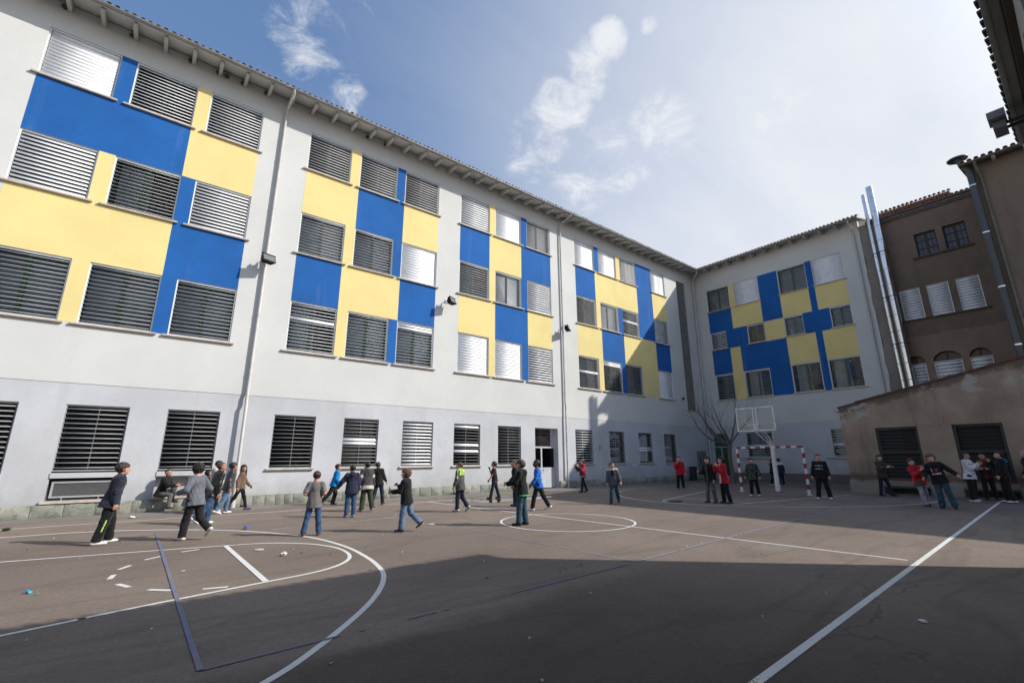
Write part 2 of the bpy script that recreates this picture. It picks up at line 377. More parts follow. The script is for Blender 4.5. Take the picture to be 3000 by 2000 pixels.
def panel(root, rects, holes, mat, label, y=-.004):
    rects = [r for r in rects]
    xs = sorted({v for r in rects+holes for v in r[:2]}); zs = sorted({v for r in rects+holes for v in r[2:]})
    o = sheet(xs, zs, lambda x, z: any(inr(x, z, r) for r in rects) and not any(inr(x, z, h) for h in holes), y, .0035).build('painted_panel', mat, root)
    o['label'] = label; return o
# ------------------------------------------------------------------ ground and court
g = MB(); g.add([(-250, -250, 0), (250, -250, 0), (250, 250, 0), (-250, 250, 0)], [(0, 1, 2, 3)])
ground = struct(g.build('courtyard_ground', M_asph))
def ribbon(pts, w, z, mat, name='court_line', closed=False, parent=None):
    mb = MB(); n = len(pts); L = []; Rr = []
    for i in range(n):
        if closed: a, b = Vector(pts[i-1]), Vector(pts[(i+1) % n])
        else: a, b = Vector(pts[max(i-1, 0)]), Vector(pts[min(i+1, n-1)])
        d = (b-a).normalized(); q = Vector((-d.y, d.x))
        p = Vector(pts[i]); L.append(p+q*w/2); Rr.append(p-q*w/2)
    vs = [(p.x, p.y, z) for p in L]+[(p.x, p.y, z) for p in Rr]
    m = n if closed else n-1
    mb.add(vs, [(i, n+i, n+(i+1) % n, (i+1) % n) for i in range(m)])
    return mb.build(name, mat, ground if parent is None else parent)
def seg(a, b, n=12): return [(a[0]+(b[0]-a[0])*i/n, a[1]+(b[1]-a[1])*i/n) for i in range(n+1)]
def arc(c, r, a0, a1, n=48, ry=None): return [(c[0]+r*math.cos(R(a0+(a1-a0)*i/n)), c[1]+(ry or r)*math.sin(R(a0+(a1-a0)*i/n))) for i in range(n+1)]
zl = .0022
ribbon(seg((-6, -2.32), (8.4, -2.5))+seg((8.5, -2.5), (21.5, -2.45)), .055, zl, M_line)            # sideline by the wall
ribbon(seg((-2, -16.5), (23.4, -15.45)), .070, zl, M_line)                                         # near sideline
ribbon(seg((8.45, -2.53), (9.29, -15.9)), .055, zl, M_line)                                        # halfway line
ribbon(arc((8.5, -9.52), 1.62, 0, 360, 64)[:-1], .055, zl*2, M_line, 'centre_circle', True)
def smooth(pts, n=8):
    out_ = []
    P_ = [pts[0]]+list(pts)+[pts[-1]]
    for i in range(1, len(P_)-2):
        p0, p1, p2, p3 = [Vector((*q, 0)) for q in P_[i-1:i+3]]
        for j in range(n):
            t = j/n; v = .5*((2*p1)+(p2-p0)*t+(2*p0-5*p1+4*p2-p3)*t*t+(3*p1-p0-3*p2+p3)*t**3); out_.append((v.x, v.y))
    return out_+[pts[-1]]
ribbon(smooth([(-6, -3.95), (-1.9, -3.97), (-.65, -4.05), (.48, -4.62), (1.46, -5.42), (2.2, -6.35), (2.9, -7.8), (3.13, -9.2), (3.09, -10.45), (2.94, -11.37), (2.76, -11.9), (2.45, -12.47), (2.05, -13.02), (1.45, -13.68), (.94, -14.13), (.1, -14.62), (-1, -14.85), (-6, -14.95)]), .066, zl, M_line, 'three_point_line')
ribbon(smooth([(-6, -6.3), (-1.39, -7.28), (-.31, -7.5), (.65, -7.7), (1.48, -7.9), (2.0, -8.04), (2.42, -8.34), (2.75, -8.75), (2.95, -9.3), (2.98, -9.8), (2.9, -10.25), (2.72, -10.6), (2.44, -10.87), (2.05, -11.05), (1.51, -11.16), (.57, -11.36), (-.17, -11.54), (-.71, -11.7), (-6, -13.1)]), .058, zl*2, M_line, 'key_line')
ribbon(seg((1.49, -7.93), (1.52, -11.13)), .075, zl*3, M_line, 'free_throw_line')
def worn_line(a, b, w, z, mat, keep, seed, name='blue_line'):
    """what is left of a scuffed painted line: ragged patches with bare asphalt between"""
    rw = random.Random(seed); A_, B_ = Vector((*a, 0)), Vector((*b, 0)); d = B_-A_; L = d.length; d.normalize(); q = Vector((-d.y, d.x, 0)); mb = MB(); t = 0
    while t < L:
        ln = rw.uniform(.05, .22); nse = .5+.28*math.sin(t*1.7+seed)+.22*math.sin(t*5.1+2*seed)+rw.uniform(-.3, .3)
        if nse < keep*1.25:
            l0, l1, r0, r1 = [w/2*rw.uniform(.86, 1.02) for _ in range(4)]; p = A_+d*t; p2 = A_+d*min(L, t+ln*rw.uniform(.93, 1.0))
            mid = (p+p2)/2; m0, m1 = w/2*rw.uniform(.8, 1.03), w/2*rw.uniform(.8, 1.03)
            mb.add([p+q*l0, p-q*r0, mid-q*m0, p2-q*r1, p2+q*l1, mid+q*m1], [(0, 1, 2, 3, 4, 5)])
        t += ln
    mb.v = [(x, y, z) for x, y, _ in mb.v]; return mb.build(name, mat, ground)
for a, b in [((.34, -8.49), (.54, -8.31)), ((.04, -9.07), (.17, -8.84)), ((-.04, -9.7), (0, -9.43)), ((.05, -10.08), (.17, -10.36)), ((.35, -10.65), (.56, -10.86)), ((.86, -11.03), (1.11, -11.11)), ((.83, -8.09), (1.09, -8.0))]:
    ribbon(seg(a, b, 3), .06, zl, M_line, 'circle_dash')
# far half: drawn where it is measured
ribbon(smooth([(21.9, -2.9), (18.85, -3.25), (17.3, -4.0), (16.22, -4.88), (15.45, -5.7), (14.97, -6.51), (14.6, -7.8), (14.56, -8.75), (14.91, -9.9), (15.55, -10.79), (16.65, -11.96), (17.73, -12.82), (19.1, -13.5), (20.44, -13.9), (22.14, -14.09), (24.0, -14.05)], 4), .055, zl, M_line, 'three_point_line')
ribbon(smooth(seg((21, -6.16), (16.7, -7.28), 3)+[(15.21, -7.73), (14.85, -8.1), (14.72, -8.6), (14.72, -9.2), (15.0, -9.75), (15.56, -10.03), (16.2, -10.18)]+seg((16.8, -10.22), (22.9, -11.2), 3), 5), .055, zl*2, M_line, 'key_line')
ribbon(seg((16.5, -7.4), (16.6, -10.2)), .055, zl*3, M_line, 'free_throw_line')
ribbon(seg((22.3, -2.6), (22.9, -15.4)), .05, zl, M_line2, 'base_line')
worn_line((11.3, -7.2), (12.2, -13.6), .035, zl, M_line2, .55, 5, 'faded_line')
worn_line((2.6, -6.25), (5.6, -6.0), .12, zl, M_line2, .42, 6, 'faded_line')
worn_line((.56, -5.33), (.6, -13.64), .046, zl*4, M_bline, .95, 1)
worn_line((.56, -5.35), (5.8, -5.38), .03, zl*3, M_bline2, .75, 2)
worn_line((5.8, -5.38), (6.05, -13.4), .03, zl*3, M_bline2, .85, 3)
worn_line((.6, -13.64), (6.05, -13.42), .026, zl*4, M_bline, .55, 4)
worn_line((6.1, -13.4), (18.2, -12.63), .034, zl*4, M_bline2, .7, 7)
# cement strip at the foot of the wall with a worn edge
mb = MB(); xs = np.linspace(-9, 32.8, 120); ed = [-1.25-.18*math.sin(x*.7)-.12*math.sin(x*2.3+1)-.05*random.random() for x in xs]
mb.add([(x, -.02, .003) for x in xs]+[(x, e, .003) for x, e in zip(xs, ed)], [(i, 120+i, 121+i, i+1) for i in range(119)])
struct(mb.build('cement_strip', M_conc))
# puddle
tp = NT('puddle_water'); tp.col((.035, .03, .027)); tp.rough(.03); tp.b.inputs['Specular IOR Level'].default_value = .9
mb = MB(); n = 60
pp = []
for i in range(n):
    a = 2*math.pi*i/n; r = 1+.16*math.sin(3*a+1)+.11*math.sin(5*a)+.07*math.sin(9*a+2)
    pp.append((11.0+2.15*r*math.cos(a)*.95-.35*math.sin(a), -3.55+.82*r*math.sin(a)-.28*math.cos(a), .0055))
mb.add(pp, [tuple(range(n))]); struct(mb.build('puddle', tp.m))
mb = MB(); mb.add([(15.15+.33*math.cos(a)*(1+.1*math.sin(3*a)), -8.25+.22*math.sin(a), .018) for a in np.linspace(0, 2*math.pi, 24, False)], [tuple(range(24))])
struct(mb.build('wet_patch', simple('wet_asphalt', (.02, .018, .017), .25, 0, .2, 6, obj=False)))

# ------------------------------------------------------------------ louvred windows
SLAT_ME = {}
def slat_mesh(w, wid, mat):
    key = (round(w, 2), round(wid, 3), mat.name)
    if key in SLAT_ME: return SLAT_ME[key]
    mb = MB(); n = 5; top = []; bot = []
    for i in range(n):
        t = -.5+i/(n-1); hgt = .007*(1-(2*t)**2)
        top.append((t*wid, hgt+.002)); bot.append((t*wid, hgt-.003))
    mb.prism(top+bot[::-1], 'x', -w/2, w/2)
    o = mb.build('slat_source', mat); me = o.data; bpy.data.objects.remove(o); me.name = 'slat'
    me.polygons.foreach_set('use_smooth', [len(p.vertices) == 4 for p in me.polygons]); SLAT_ME[key] = me; return me
def view_el(z, dist): return math.atan2(z-1.5, dist)
def louvre_window(root, x0, x1, z0, z1, cover, n=14, dist=18.1, bright=(), y=0., single=True, stuff=None, sill=True, behind='blind', closed=False, smat=None, mull=True, apron=0, wide=.13, sill_deep=.085, fw=.04, fmat=None):
    """frame (the part itself) > slats, sill, green casement, glass, room recess, blinds.  cover = share of the view that the slats hide; <0: undersides show"""
    smat = smat or M_slat
    mb = MB(); ya, yb = y+.035, y+.125
    mb.box(x0, x0+fw, ya, yb, z0, z1); mb.box(x1-fw, x1, ya, yb, z0, z1); mb.box(x0+fw, x1-fw, ya, yb, z1-fw*1.3, z1); mb.box(x0+fw, x1-fw, ya, yb, z0, z0+fw)
    for i in range(n):   # pivot studs on the left rail
        zc = z0+fw+(i+.5)*(z1-z0-2.3*fw)/n
        mb.box(x0+fw, x0+fw+.012, ya-.012, ya+.03, zc-.012, zc+.012)
    win = mb.build('window', fmat or M_alu, root)
    pitch = (z1-z0-2.3*fw)/n; wid = pitch*(1.07 if closed else 1.08)
    W = x1-x0-2*fw-.03; me0 = slat_mesh(W, wid, smat); me1 = slat_mesh(W, wid, M_slat)
    for i in range(n):
        me = me1 if i in bright else me0; zc = z0+fw+(i+.5)*pitch; e = view_el(zc, dist)
        c = .97 if closed else (.95 if i in bright else cover+random.uniform(-.02, .02))
        a = e+math.asin(max(-1, min(1, c*math.cos(e)/1.08)))
        a = R(86) if closed else min(a, R(82))
        lo = (x0+fw+.015+W/2, y+.08, zc)
        if single:
            s_ = link('slat', me, win, lo, (a, 0, 0))
        else:
            stuff.append((me, lo, a))
    if sill:
        mb = MB(); mb.box(x0-wide, x1+wide, y-sill_deep, y+.03, z0-.055, z0-.004); mb.build('sill', M_sill, win)
    if not closed:
        gy = y+.235; mb = MB(); f2 = .075
        mb.box(x0, x0+f2, gy-.03, gy+.03, z0, z1); mb.box(x1-f2, x1, gy-.03, gy+.03, z0, z1); mb.box(x0+f2, x1-f2, gy-.03, gy+.03, z1-f2, z1); mb.box(x0+f2, x1-f2, gy-.03, gy+.03, z0, z0+f2)
        xm = (x0+x1)/2
        if mull: mb.box(xm-.05, xm+.05, gy-.032, gy+.032, z0+f2, z1-f2)
        mb.build('casement', M_green if y == 0 else M_dgrey, win)
        mb = MB(); mb.add([(x0+f2, gy, z0+f2), (x1-f2, gy, z0+f2), (x1-f2, gy, z1-f2), (x0+f2, gy, z1-f2)], [(0, 1, 2, 3)]); mb.build('pane', M_pane, win)
        if behind == 'blind':
            mb = MB(); yb2 = gy+.09
            nb = 12; hh = (z1-z0-2*f2)/nb
            for i in range(nb):
                zz_ = z0+f2+i*hh
                mb.add([(x0+.03, yb2, zz_), (x1-.03, yb2, zz_), (x1-.03, yb2+.05, zz_+hh*.98), (x0+.03, yb2+.05, zz_+hh*.98)], [(0, 1, 2, 3)])
            mb.build('blind', M_blind, win)
        elif behind == 'curtain':
            mb = MB(); yb2 = gy+.12; xa, xb = x0+.18, x0+.18+(x1-x0)*.48; m = 22
            vs = []; 
            for i in range(m+1):
                xx = xa+(xb-xa)*i/m; dy = .03*math.sin(i*1.9)
                vs += [(xx, yb2+dy, z0+.02), (xx, yb2+dy, z1-.02)]
            mb.add(vs, [(2*i, 2*i+2, 2*i+3, 2*i+1) for i in range(m)], 0, True); mb.build('curtain', M_curtain, win)
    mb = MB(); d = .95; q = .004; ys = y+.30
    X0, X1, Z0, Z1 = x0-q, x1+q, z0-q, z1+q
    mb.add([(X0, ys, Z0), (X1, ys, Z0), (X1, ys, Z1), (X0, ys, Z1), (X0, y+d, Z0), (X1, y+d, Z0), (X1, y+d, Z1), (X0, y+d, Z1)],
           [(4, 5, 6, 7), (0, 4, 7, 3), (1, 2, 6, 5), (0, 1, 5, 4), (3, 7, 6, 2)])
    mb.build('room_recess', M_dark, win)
    return win
def join_stuff(root, items, mat):
    V = []; F = []; S = []
    for me, lo, a in items:
        o = len(V); rot = Matrix.Rotation(a, 3, 'X')
        V += [tuple(rot @ v.co+Vector(lo)) for v in me.vertices]
        F += [tuple(i+o for i in p.vertices) for p in me.polygons]; S += [p.use_smooth for p in me.polygons]
    me = bpy.data.meshes.new('louvre_slats'); me.from_pydata(V, [], F); me.materials.append(mat); me.polygons.foreach_set('use_smooth', S); me.update()
    o = link('louvre_slats', me, root); o['kind'] = 'stuff'; return o

# ------------------------------------------------------------------ main school building (faces -Y, wall plane y = 0)
main = thing('school_building', 'long three storey pale school building with blue and yellow squares and louvred windows', 'building')
CX = dict(A=(-4.15, -2.39), B=(-1.98, -.23), C=(.18, 1.92), J=(3.69, 5.44), K=(5.85, 7.61), L=(8.0, 9.8), M=(11.07, 12.88), N=(13.26, 15.03), O=(15.45, 17.23), P=(19.31, 21.07), Q=(21.48, 23.23), Rr=(23.64, 25.37), S=(27.13, 28.81))
RZ = {1: (13.007, 14.742), 2: (9.299, 11.04), 3: (5.408, 7.334)}
GX = [(-4.1, -2.72), (-1.78, -.37), (.55, 1.97), (3.61, 5.03), (6.07, 7.48), (8.52, 9.96), (11.01, 12.45), (13.48, 14.92), (18.81, 20.21), (21.66, 23.05), (24.44, 25.85), (27.19, 28.56)]
GZ = (1.20, 3.041); BAND = 3.65; TOP = 15.8
DOOR = (15.85, 17.47, 0., 3.03); STRIP = (30.42, 31.62, 4.8, 14.68)
up_h = [(*CX[c], *RZ[r]) for c in CX for r in RZ]
lo_h = []
for i, (a, b) in enumerate(GX): lo_h.append((a, b, .42 if i in (0, 1, 2) else GZ[0], GZ[1]))
wall_with_holes('wall', main, (-14, 32.9, BAND, TOP), up_h+[STRIP], 0., .32, M_white)
low = wall_with_holes('wall', main, (-14, 32.88, 0., BAND), lo_h+[DOOR], .012, .31, M_band); low['label'] = 'bluish grey painted ground floor wall'
# solid body behind
mb = MB(); mb.box(-14, 44, 1.25, 13, 0, TOP); mb.box(-14, -13.7, .3, 1.25, 0, TOP); mb.build('building_body', M_white, main)
def pan(rects, mat, what, root=main, holes=up_h): return [panel(root, [r], [h for h in holes], mat, what) for r in rects]
z1b, z1t = RZ[1]; z2b, z2t = RZ[2]; z3b, z3t = RZ[3]
c = CX
blue = [(c['A'][1], c['B'][0], z1b, z1t), (c['A'][0], c['B'][1], z2t, z1b), (c['B'][1], c['C'][0], z2b, z2t), (c['B'][1], c['C'][1], z3t, z2b), (c['B'][1], c['C'][0], z3b, z3t),
        (c['K'][1], c['L'][0], z1b, z1t), (c['K'][0], c['L'][0], z2t, z1b), (c['K'][1], c['L'][0], z2b, z2t), (c['J'][0], c['J'][1], z3t, z2b), (c['L'][0], c['L'][1], z3t, z2b), (c['K'][1], c['L'][0], z3b, z3t),
        (c['N'][1], c['O'][0], z1b, z1t), (c['M'][0], c['M'][1], z2t, z1b), (c['N'][1], c['O'][1], z2t, z1b), (c['N'][1], c['O'][0], z2b, z2t), (c['N'][0], c['O'][0], z3t, z2b), (c['N'][1], c['O'][0], z3b, z3t),
        (c['P'][1], c['Q'][0], z1b, z1t), (c['Rr'][1], c['S'][0], z1b, z1t), (c['P'][0], c['P'][1], z2t, z1b), (c['Rr'][1], c['S'][0], z2b, z1b), (c['Q'][1], c['Rr'][0], z2b, z2t), (c['Q'][0], c['Rr'][0], z3t, z2b), (c['S'][0], c['S'][1], z3t, z2b), (c['Q'][1], c['Rr'][0], z3b, z3t)]
yellow = [(c['B'][1], c['C'][0], z1b, z1t), (c['B'][1], c['C'][1], z2t, z1b), (c['A'][1], c['B'][0], z2b, z2t), (c['A'][0], c['B'][1], z3t, z2b), (c['A'][1], c['B'][0], z3b, z3t),
          (c['J'][1], c['K'][0], z1b, z1t), (c['J'][0], c['K'][0], z2t, z1b), (c['L'][0], c['L'][1], z2t, z1b), (c['J'][1], c['K'][0], z2b, z2t), (c['J'][1], c['L'][0], z3t, z2b), (c['J'][1], c['K'][0], z3b, z3t),
          (c['M'][1], c['N'][0], z1b, z1t), (c['M'][1], c['N'][1], z2t, z1b), (c['M'][1], c['N'][0], z2b, z2t), (c['M'][0], c['N'][0], z3t, z2b), (c['O'][0], c['O'][1], z3t, z2b), (c['M'][1], c['N'][0], z3b, z3t),
          (c['Q'][1], c['Rr'][0], z1b, z1t), (c['P'][1], c['Rr'][1], z2t, z1b), (c['S'][0], c['S'][1], z2t, z1b), (c['P'][1], c['Q'][0], z2b, z2t), (c['P'][0], c['Q'][0], z3t, z2b), (c['Rr'][0], c['S'][0], z3t, z2b), (c['P'][1], c['Q'][0], z3b, z3t), (c['Rr'][1], c['S'][0], z3b, z3t)]
pan(blue, M_blue, 'blue painted square of wall'); pan(yellow, M_yellow, 'yellow painted square of wall')
# windows: (cover, behind, bright slats)
SPEC = {('A', 1): 'C', ('B', 1): (.22, 'dark'), ('C', 1): (.28, 'dark'), ('A', 2): (.60, 'dark'), ('B', 2): (-.03, 'curtain'), ('C', 2): (.52, 'dark'), ('A', 3): (-.05, 'blind'), ('B', 3): (-.05, 'blind'), ('C', 3): (-.05, 'blind'),
        ('J', 1): (.12, 'dark'), ('K', 1): (.14, 'dark'), ('L', 1): (.14, 'dark'), ('J', 2): (-.36, 'blind'), ('K', 2): (-.30, 'blind'), ('L', 2): 'C', ('J', 3): (.07, 'curtain', (9,)), ('K', 3): (-.05, 'blind'), ('L', 3): (-.05, 'blind', (12, 13)),
        ('M', 1): (.62, 'dark'), ('N', 1): 'C', ('O', 1): (-.42, 'curtain'), ('M', 2): (.05, 'curtain'), ('N', 2): (-.05, 'blind'), ('O', 2): (.52, 'dark'), ('M', 3): 'C', ('N', 3): 'C', ('O', 3): (.50, 'dark'),
        ('P', 1): 'C', ('Q', 1): 'C', ('Rr', 1): (.38, 'dark'), ('S', 1): 'C', ('P', 2): (.06, 'dark'), ('Q', 2): (.06, 'dark'), ('Rr', 2): (.06, 'dark', (7,)), ('S', 2): (.5, 'dark'), ('P', 3): (-.05, 'blind', (7,)), ('Q', 3): (-.25, 'dark', (12, 13)), ('Rr', 3): (-.4, 'dark'), ('S', 3): 'C'}
left = []
for r in (3, 2, 1):
    for cc in CX:
        sp_ = SPEC[(cc, r)]; near_ = cc in 'ABCJK' or (cc == 'L' and r == 3)
        cl = sp_ == 'C'
        louvre_window(main, *CX[cc], *RZ[r], .9 if cl else sp_[0], n=13 if r < 3 else 14, bright=sp_[2] if (not cl and len(sp_) > 2) else (), behind='none' if cl else sp_[1], closed=cl, single=near_, stuff=left)
GS = [(.26, ()), (.24, ()), (.22, ()), (.10, ()), (.20, (6, 7)), (.5, ()), (.09, (4, 6, 12)), (.09, ()), (.22, ()), (.24, ()), (.14, (5, 6)), (.2, ())]
M_alug = simple('grey_aluminium', (.36, .37, .385), .42, 0, .08, 5, obj=False)
for i, (a, b) in enumerate(GX):
    w_ = louvre_window(main, a, b, *GZ, GS[i][0], n=13, bright=GS[i][1], behind='dark', y=.012, single=i in (1, 2, 3, 4, 5), stuff=left if i != 5 else left, sill=i > 2, wide=.08, fw=.03, fmat=M_alug, mull=False, smat=M_slat if i in (5, 8) else M_slat_shade)
    mb = MB(); xm = (a+b)/2+.02; mb.box(xm-.014, xm+.014, .16, .18, GZ[0]+.04, GZ[1]-.04); mb.build('centre_rod', M_alu, w_)
join_stuff(main, [q for q in left if q[0].materials[0] == M_slat], M_slat); join_stuff(main, [q for q in left if q[0].materials[0] != M_slat], M_slat_shade)
# low alcoves under the first three ground floor windows: apron, ledge, vent grille
mesh_m = simple('vent_mesh', (.12, .12, .125), .6, .3, .1, 9)
for i in (0, 1, 2):
    a, b = GX[i]
    al = MB(); al.box(a, b, -.015, .29, 1.02, 1.16); ap = al.build('alcove_apron', M_band, main)
    mb = MB(); mb.add([(a, .30, .42), (b, .30, .42), (b, .30, 1.02), (a, .30, 1.02)], [(0, 1, 2, 3)]); mb.build('alcove_back', M_dark if i < 2 else M_band, main)
    mb = MB(); mb.box(a-.08, b+.06, -.13, .30, .36, .425); mb.build('alcove_ledge', M_sill, main)
    if i < 2:
        mb = MB(); z0, z1 = .5, .93; x0, x1 = a+.07, b-.05
        mb.box(x0, x1, .0, .05, z0, z0+.045); mb.box(x0, x1, .0, .05, z1-.045, z1); mb.box(x0, x0+.05, .0, .05, z0+.045, z1-.045); mb.box(x1-.05, x1, .0, .05, z0+.045, z1-.045)
        mb.box(x0+.25, x0+.27, .01, .04, .425, z0); mb.box(x1-.27, x1-.25, .01, .04, .425, z0)
        v_ = mb.build('vent_frame', M_alug, main)
        mb = MB(); st = .042; k_ = int((x1-x0+z1-z0)/st)+2; hgt = z1-z0-.09
        for q in range(k_):
            xs_ = x0+.05-hgt+q*st
            for sgn in (1, -1):
                pa, pb = (xs_, 0.), (xs_+hgt, hgt)
                t0 = max(0, (x0+.05-xs_)/hgt); t1 = min(1, (x1-.05-xs_)/hgt)
                if t1 <= t0: continue
                za, zb = t0*hgt, t1*hgt
                if sgn < 0: za, zb = hgt-za, hgt-zb
                X0, X1 = xs_+t0*hgt, xs_+t1*hgt; yy = .02 if sgn > 0 else .024; zz0 = z0+.045
                mb.add([(X0-.006, yy, zz0+za), (X0+.006, yy, zz0+za), (X1+.006, yy, zz0+zb), (X1-.006, yy, zz0+zb)], [(0, 1, 2, 3)])
        mb.build('vent_lattice', simple('vent_lattice_grey', (.2, .195, .185), .6, .2, .1, 9), v_)
# door
dr = MB(); x0, x1 = DOOR[0], DOOR[1]; yd = .31
dr.box(x0, x1, yd-.03, yd+.03, 2.02, 2.1); dr.box(x0, x0+.06, yd-.03, yd+.03, 0, 2.02); dr.box(x1-.06, x1, yd-.03, yd+.03, 0, 2.02); dr.box(x0+.06, x1-.06, yd-.02, yd+.02, .04, 1.0)
xm = (x0+x1)/2-.15; dr.box(xm-.045, xm+.045, yd-.035, yd+.035, 0.0, 2.02); dr.box(x0+.06, x1-.06, yd-.028, yd+.028, .96, 1.04)
door = dr.build('door', simple('white_door_paint', (.52, .54, .57), .5, 0, .06, 4), main); door['label'] = 'white glazed double door with dark fanlight'
mb = MB(); mb.add([(x0+.06, yd, 1.04), (x1-.06, yd, 1.04), (x1-.06, yd, 2.02), (x0+.06, yd, 2.02)], [(0, 1, 2, 3)]); mb.build('pane', M_pane, door)
mb = MB(); mb.add([(x0, yd, 2.1), (x1, yd, 2.1), (x1, yd, 3.03), (x0, yd, 3.03)], [(0, 1, 2, 3)]); mb.build('fanlight', M_pane, door)
mb = MB(); mb.tube([(xm+.12, yd-.07, .93), (xm+.16, yd-.07, .97), (xm+.2, yd-.07, .93), (xm+.16, yd-.07, .89), (xm+.12, yd-.07, .93)], .009, 8); mb.box(xm+.15, xm+.17, yd-.06, yd-.02, .96, .98); mb.build('handle', M_alu, door)
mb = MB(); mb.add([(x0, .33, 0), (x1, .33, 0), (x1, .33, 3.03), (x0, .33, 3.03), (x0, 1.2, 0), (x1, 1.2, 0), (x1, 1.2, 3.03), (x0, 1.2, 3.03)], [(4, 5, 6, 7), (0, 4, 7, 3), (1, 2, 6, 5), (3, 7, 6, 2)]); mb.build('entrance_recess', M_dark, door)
# glass block strip
gb = MB(); x0, x1, z0, z1 = STRIP; nx, nz = 6, 50
for i in range(nx):
    for j in range(nz):
        a = x0+(x1-x0)*i/nx+.012; b = x0+(x1-x0)*(i+1)/nx-.012; cc = z0+(z1-z0)*j/nz+.012; d = z0+(z1-z0)*(j+1)/nz-.012
        ya = .085+random.uniform(0, .004); q = .02
        gb.add([(a, ya+.02, cc), (b, ya+.02, cc), (b, ya+.02, d), (a, ya+.02, d), (a+q, ya, cc+q), (b-q, ya, cc+q), (b-q, ya, d-q), (a+q, ya, d-q)], [(4, 5, 6, 7), (0, 1, 5, 4), (1, 2, 6, 5), (2, 3, 7, 6), (3, 0, 4, 7)])
o = gb.build('glass_blocks', simple('glass_block', (.135, .135, .115), .22, 0, .25, 4, obj=False), main); o['kind'] = 'stuff'; o['label'] = 'tall narrow strip of dark glass blocks'
mb = MB(); mb.add([(x0, .108, z0), (x1, .108, z0), (x1, .108, z1), (x0, .108, z1)], [(0, 1, 2, 3)]); mb.build('glass_block_grout', simple('grout', (.22, .215, .19), .9, 0, .1, 6, obj=False), main)
mb = MB(); mb.box(x0-.1, x1+.1, -.07, .08, z0-.06, z0-.005); mb.build('sill', M_sill, main)
# rough stone plinth, stone by stone
joints = [-4.6, -4.0, -3.3, -2.75, -2.0, -1.35, -.7, .1, .63, 1.1, 1.6, 2.35, 2.9, 3.24, 3.61, 3.93, 4.22, 4.5, 5.0, 5.58, 6.2, 6.75, 7.3, 7.83, 8.09, 8.99, 9.38, 9.93, 10.47, 11.0, 11.42, 11.96, 12.43, 12.91, 13.4, 14.0, 14.6, 15.2, 15.84]
x_ = 17.49
sec = [x_]
while x_ < 32.6:
    x_ += random.uniform(.4, .85); sec.append(min(x_, 32.86))
mb = MB(); mb.box(-14, 15.83, -.075, -.021, 0, .345); mb.box(17.49, 32.86, -.075, -.021, 0, .36); mb.build('plinth_bed', M_mortar, main)
def stone(a, b, ht, root, y=-.075):
    nx = max(3, int((b-a)/.12)); nz = 4; mb = MB(); vs = []; bump_ = [[random.uniform(.03, .085) for _ in range(nz+1)] for _ in range(nx+1)]
    g_ = .012
    for i in range(nx+1):
        for j in range(nz+1):
            u = a+g_+(b-a-2*g_)*i/nx; v = .0+(ht)*j/nz
            edge = i in (0, nx) or j in (0, nz)
            d = .014 if edge else bump_[i][j]
            vs.append((u+(0 if edge else random.uniform(-.015, .015)), y-d, v+(random.uniform(-.012, .012) if j == nz else 0)))
    q = nz+1
    fs = [(i*q+j, (i+1)*q+j, (i+1)*q+j+1, i*q+j+1) for i in range(nx) for j in range(nz)]
    mb.add(vs, fs, 0, True); o_ = len(vs)
    top = [vs[i*q+nz] for i in range(nx+1)]; mb.add(top+[(p[0], y+.05, p[2]-.004) for p in top], [(i, i+1, nx+2+i, nx+1+i) for i in range(nx)])
    for i in (0, nx):
        sd_ = [vs[i*q+j] for j in range(q)]; mb.add(sd_+[(p[0], y+.05, p[2]) for p in sd_], [(j, j+1, q+j+1, q+j) for j in range(nz)])
    return mb.build('stone', M_stone, root)
for a, b in list(zip(joints, joints[1:]))+list(zip(sec, sec[1:])):
    stone(a, b, .335+random.uniform(-.015, .02) if not (-1.9 < (a+b)/2 < 2.1) else .345, main)
# eaves
SL = .28
def eave_part(root, u0, u1, poly_top, zed=15.66, over=.9, soff=M_soffit, taper0=False):
    """poly_top: list of (x,y) outline of the front slope seen from above; z follows the slope"""
    zf = lambda y: zed+(y+over)*SL
    mb = MB(); n = len(poly_top)
    mb.add([(x, y, zf(y)) for x, y in poly_top]+[(x, y, zf(y)-.09) for x, y in poly_top], [tuple(range(n)), tuple(range(n, 2*n))[::-1]]+[(i, (i+1) % n, n+(i+1) % n, n+i) for i in range(n)])
    rf = mb.build('roof', [soff], root)
    rf.data.materials.append(M_tile)
    for p in rf.data.polygons:
        if p.normal.z > .5: p.material_index = 1
    return rf
roof = eave_part(main, -14, 32, [(-14, -.9), (32.0, -.9), (38.9, 6.0), (-14, 6.0)])
mb = MB(); mb.add([(-14, 6, 15.66+6.9*SL), (38.9, 6, 15.66+6.9*SL), (46, 13, 15.66), (-14, 13, 15.66), (-14, 6, 15.6), (46, 13, 15.5), (-14, 13, 15.5)], [(0, 1, 2, 3), (0, 3, 6, 4)]); mb.build('rear_roof_slope', M_tile, main)
def rafter_mesh(w=.11):
    mb = MB(); mb.prism([(.02, -.17), (.02, .10), (-.80, -.13), (-.80, -.20), (-.72, -.235), (-.1, -.19)], 'x', -w/2, w/2)
    return mb
RAF = rafter_mesh(); raf_o = RAF.build('rafter_source', M_soffit); RME = raf_o.data; bpy.data.objects.remove(raf_o); RME.name = 'rafter'
x_ = -4.66
while x_ < 31.6:
    link('rafter', RME, main, (x_, 0, 15.70)); x_ += .8285
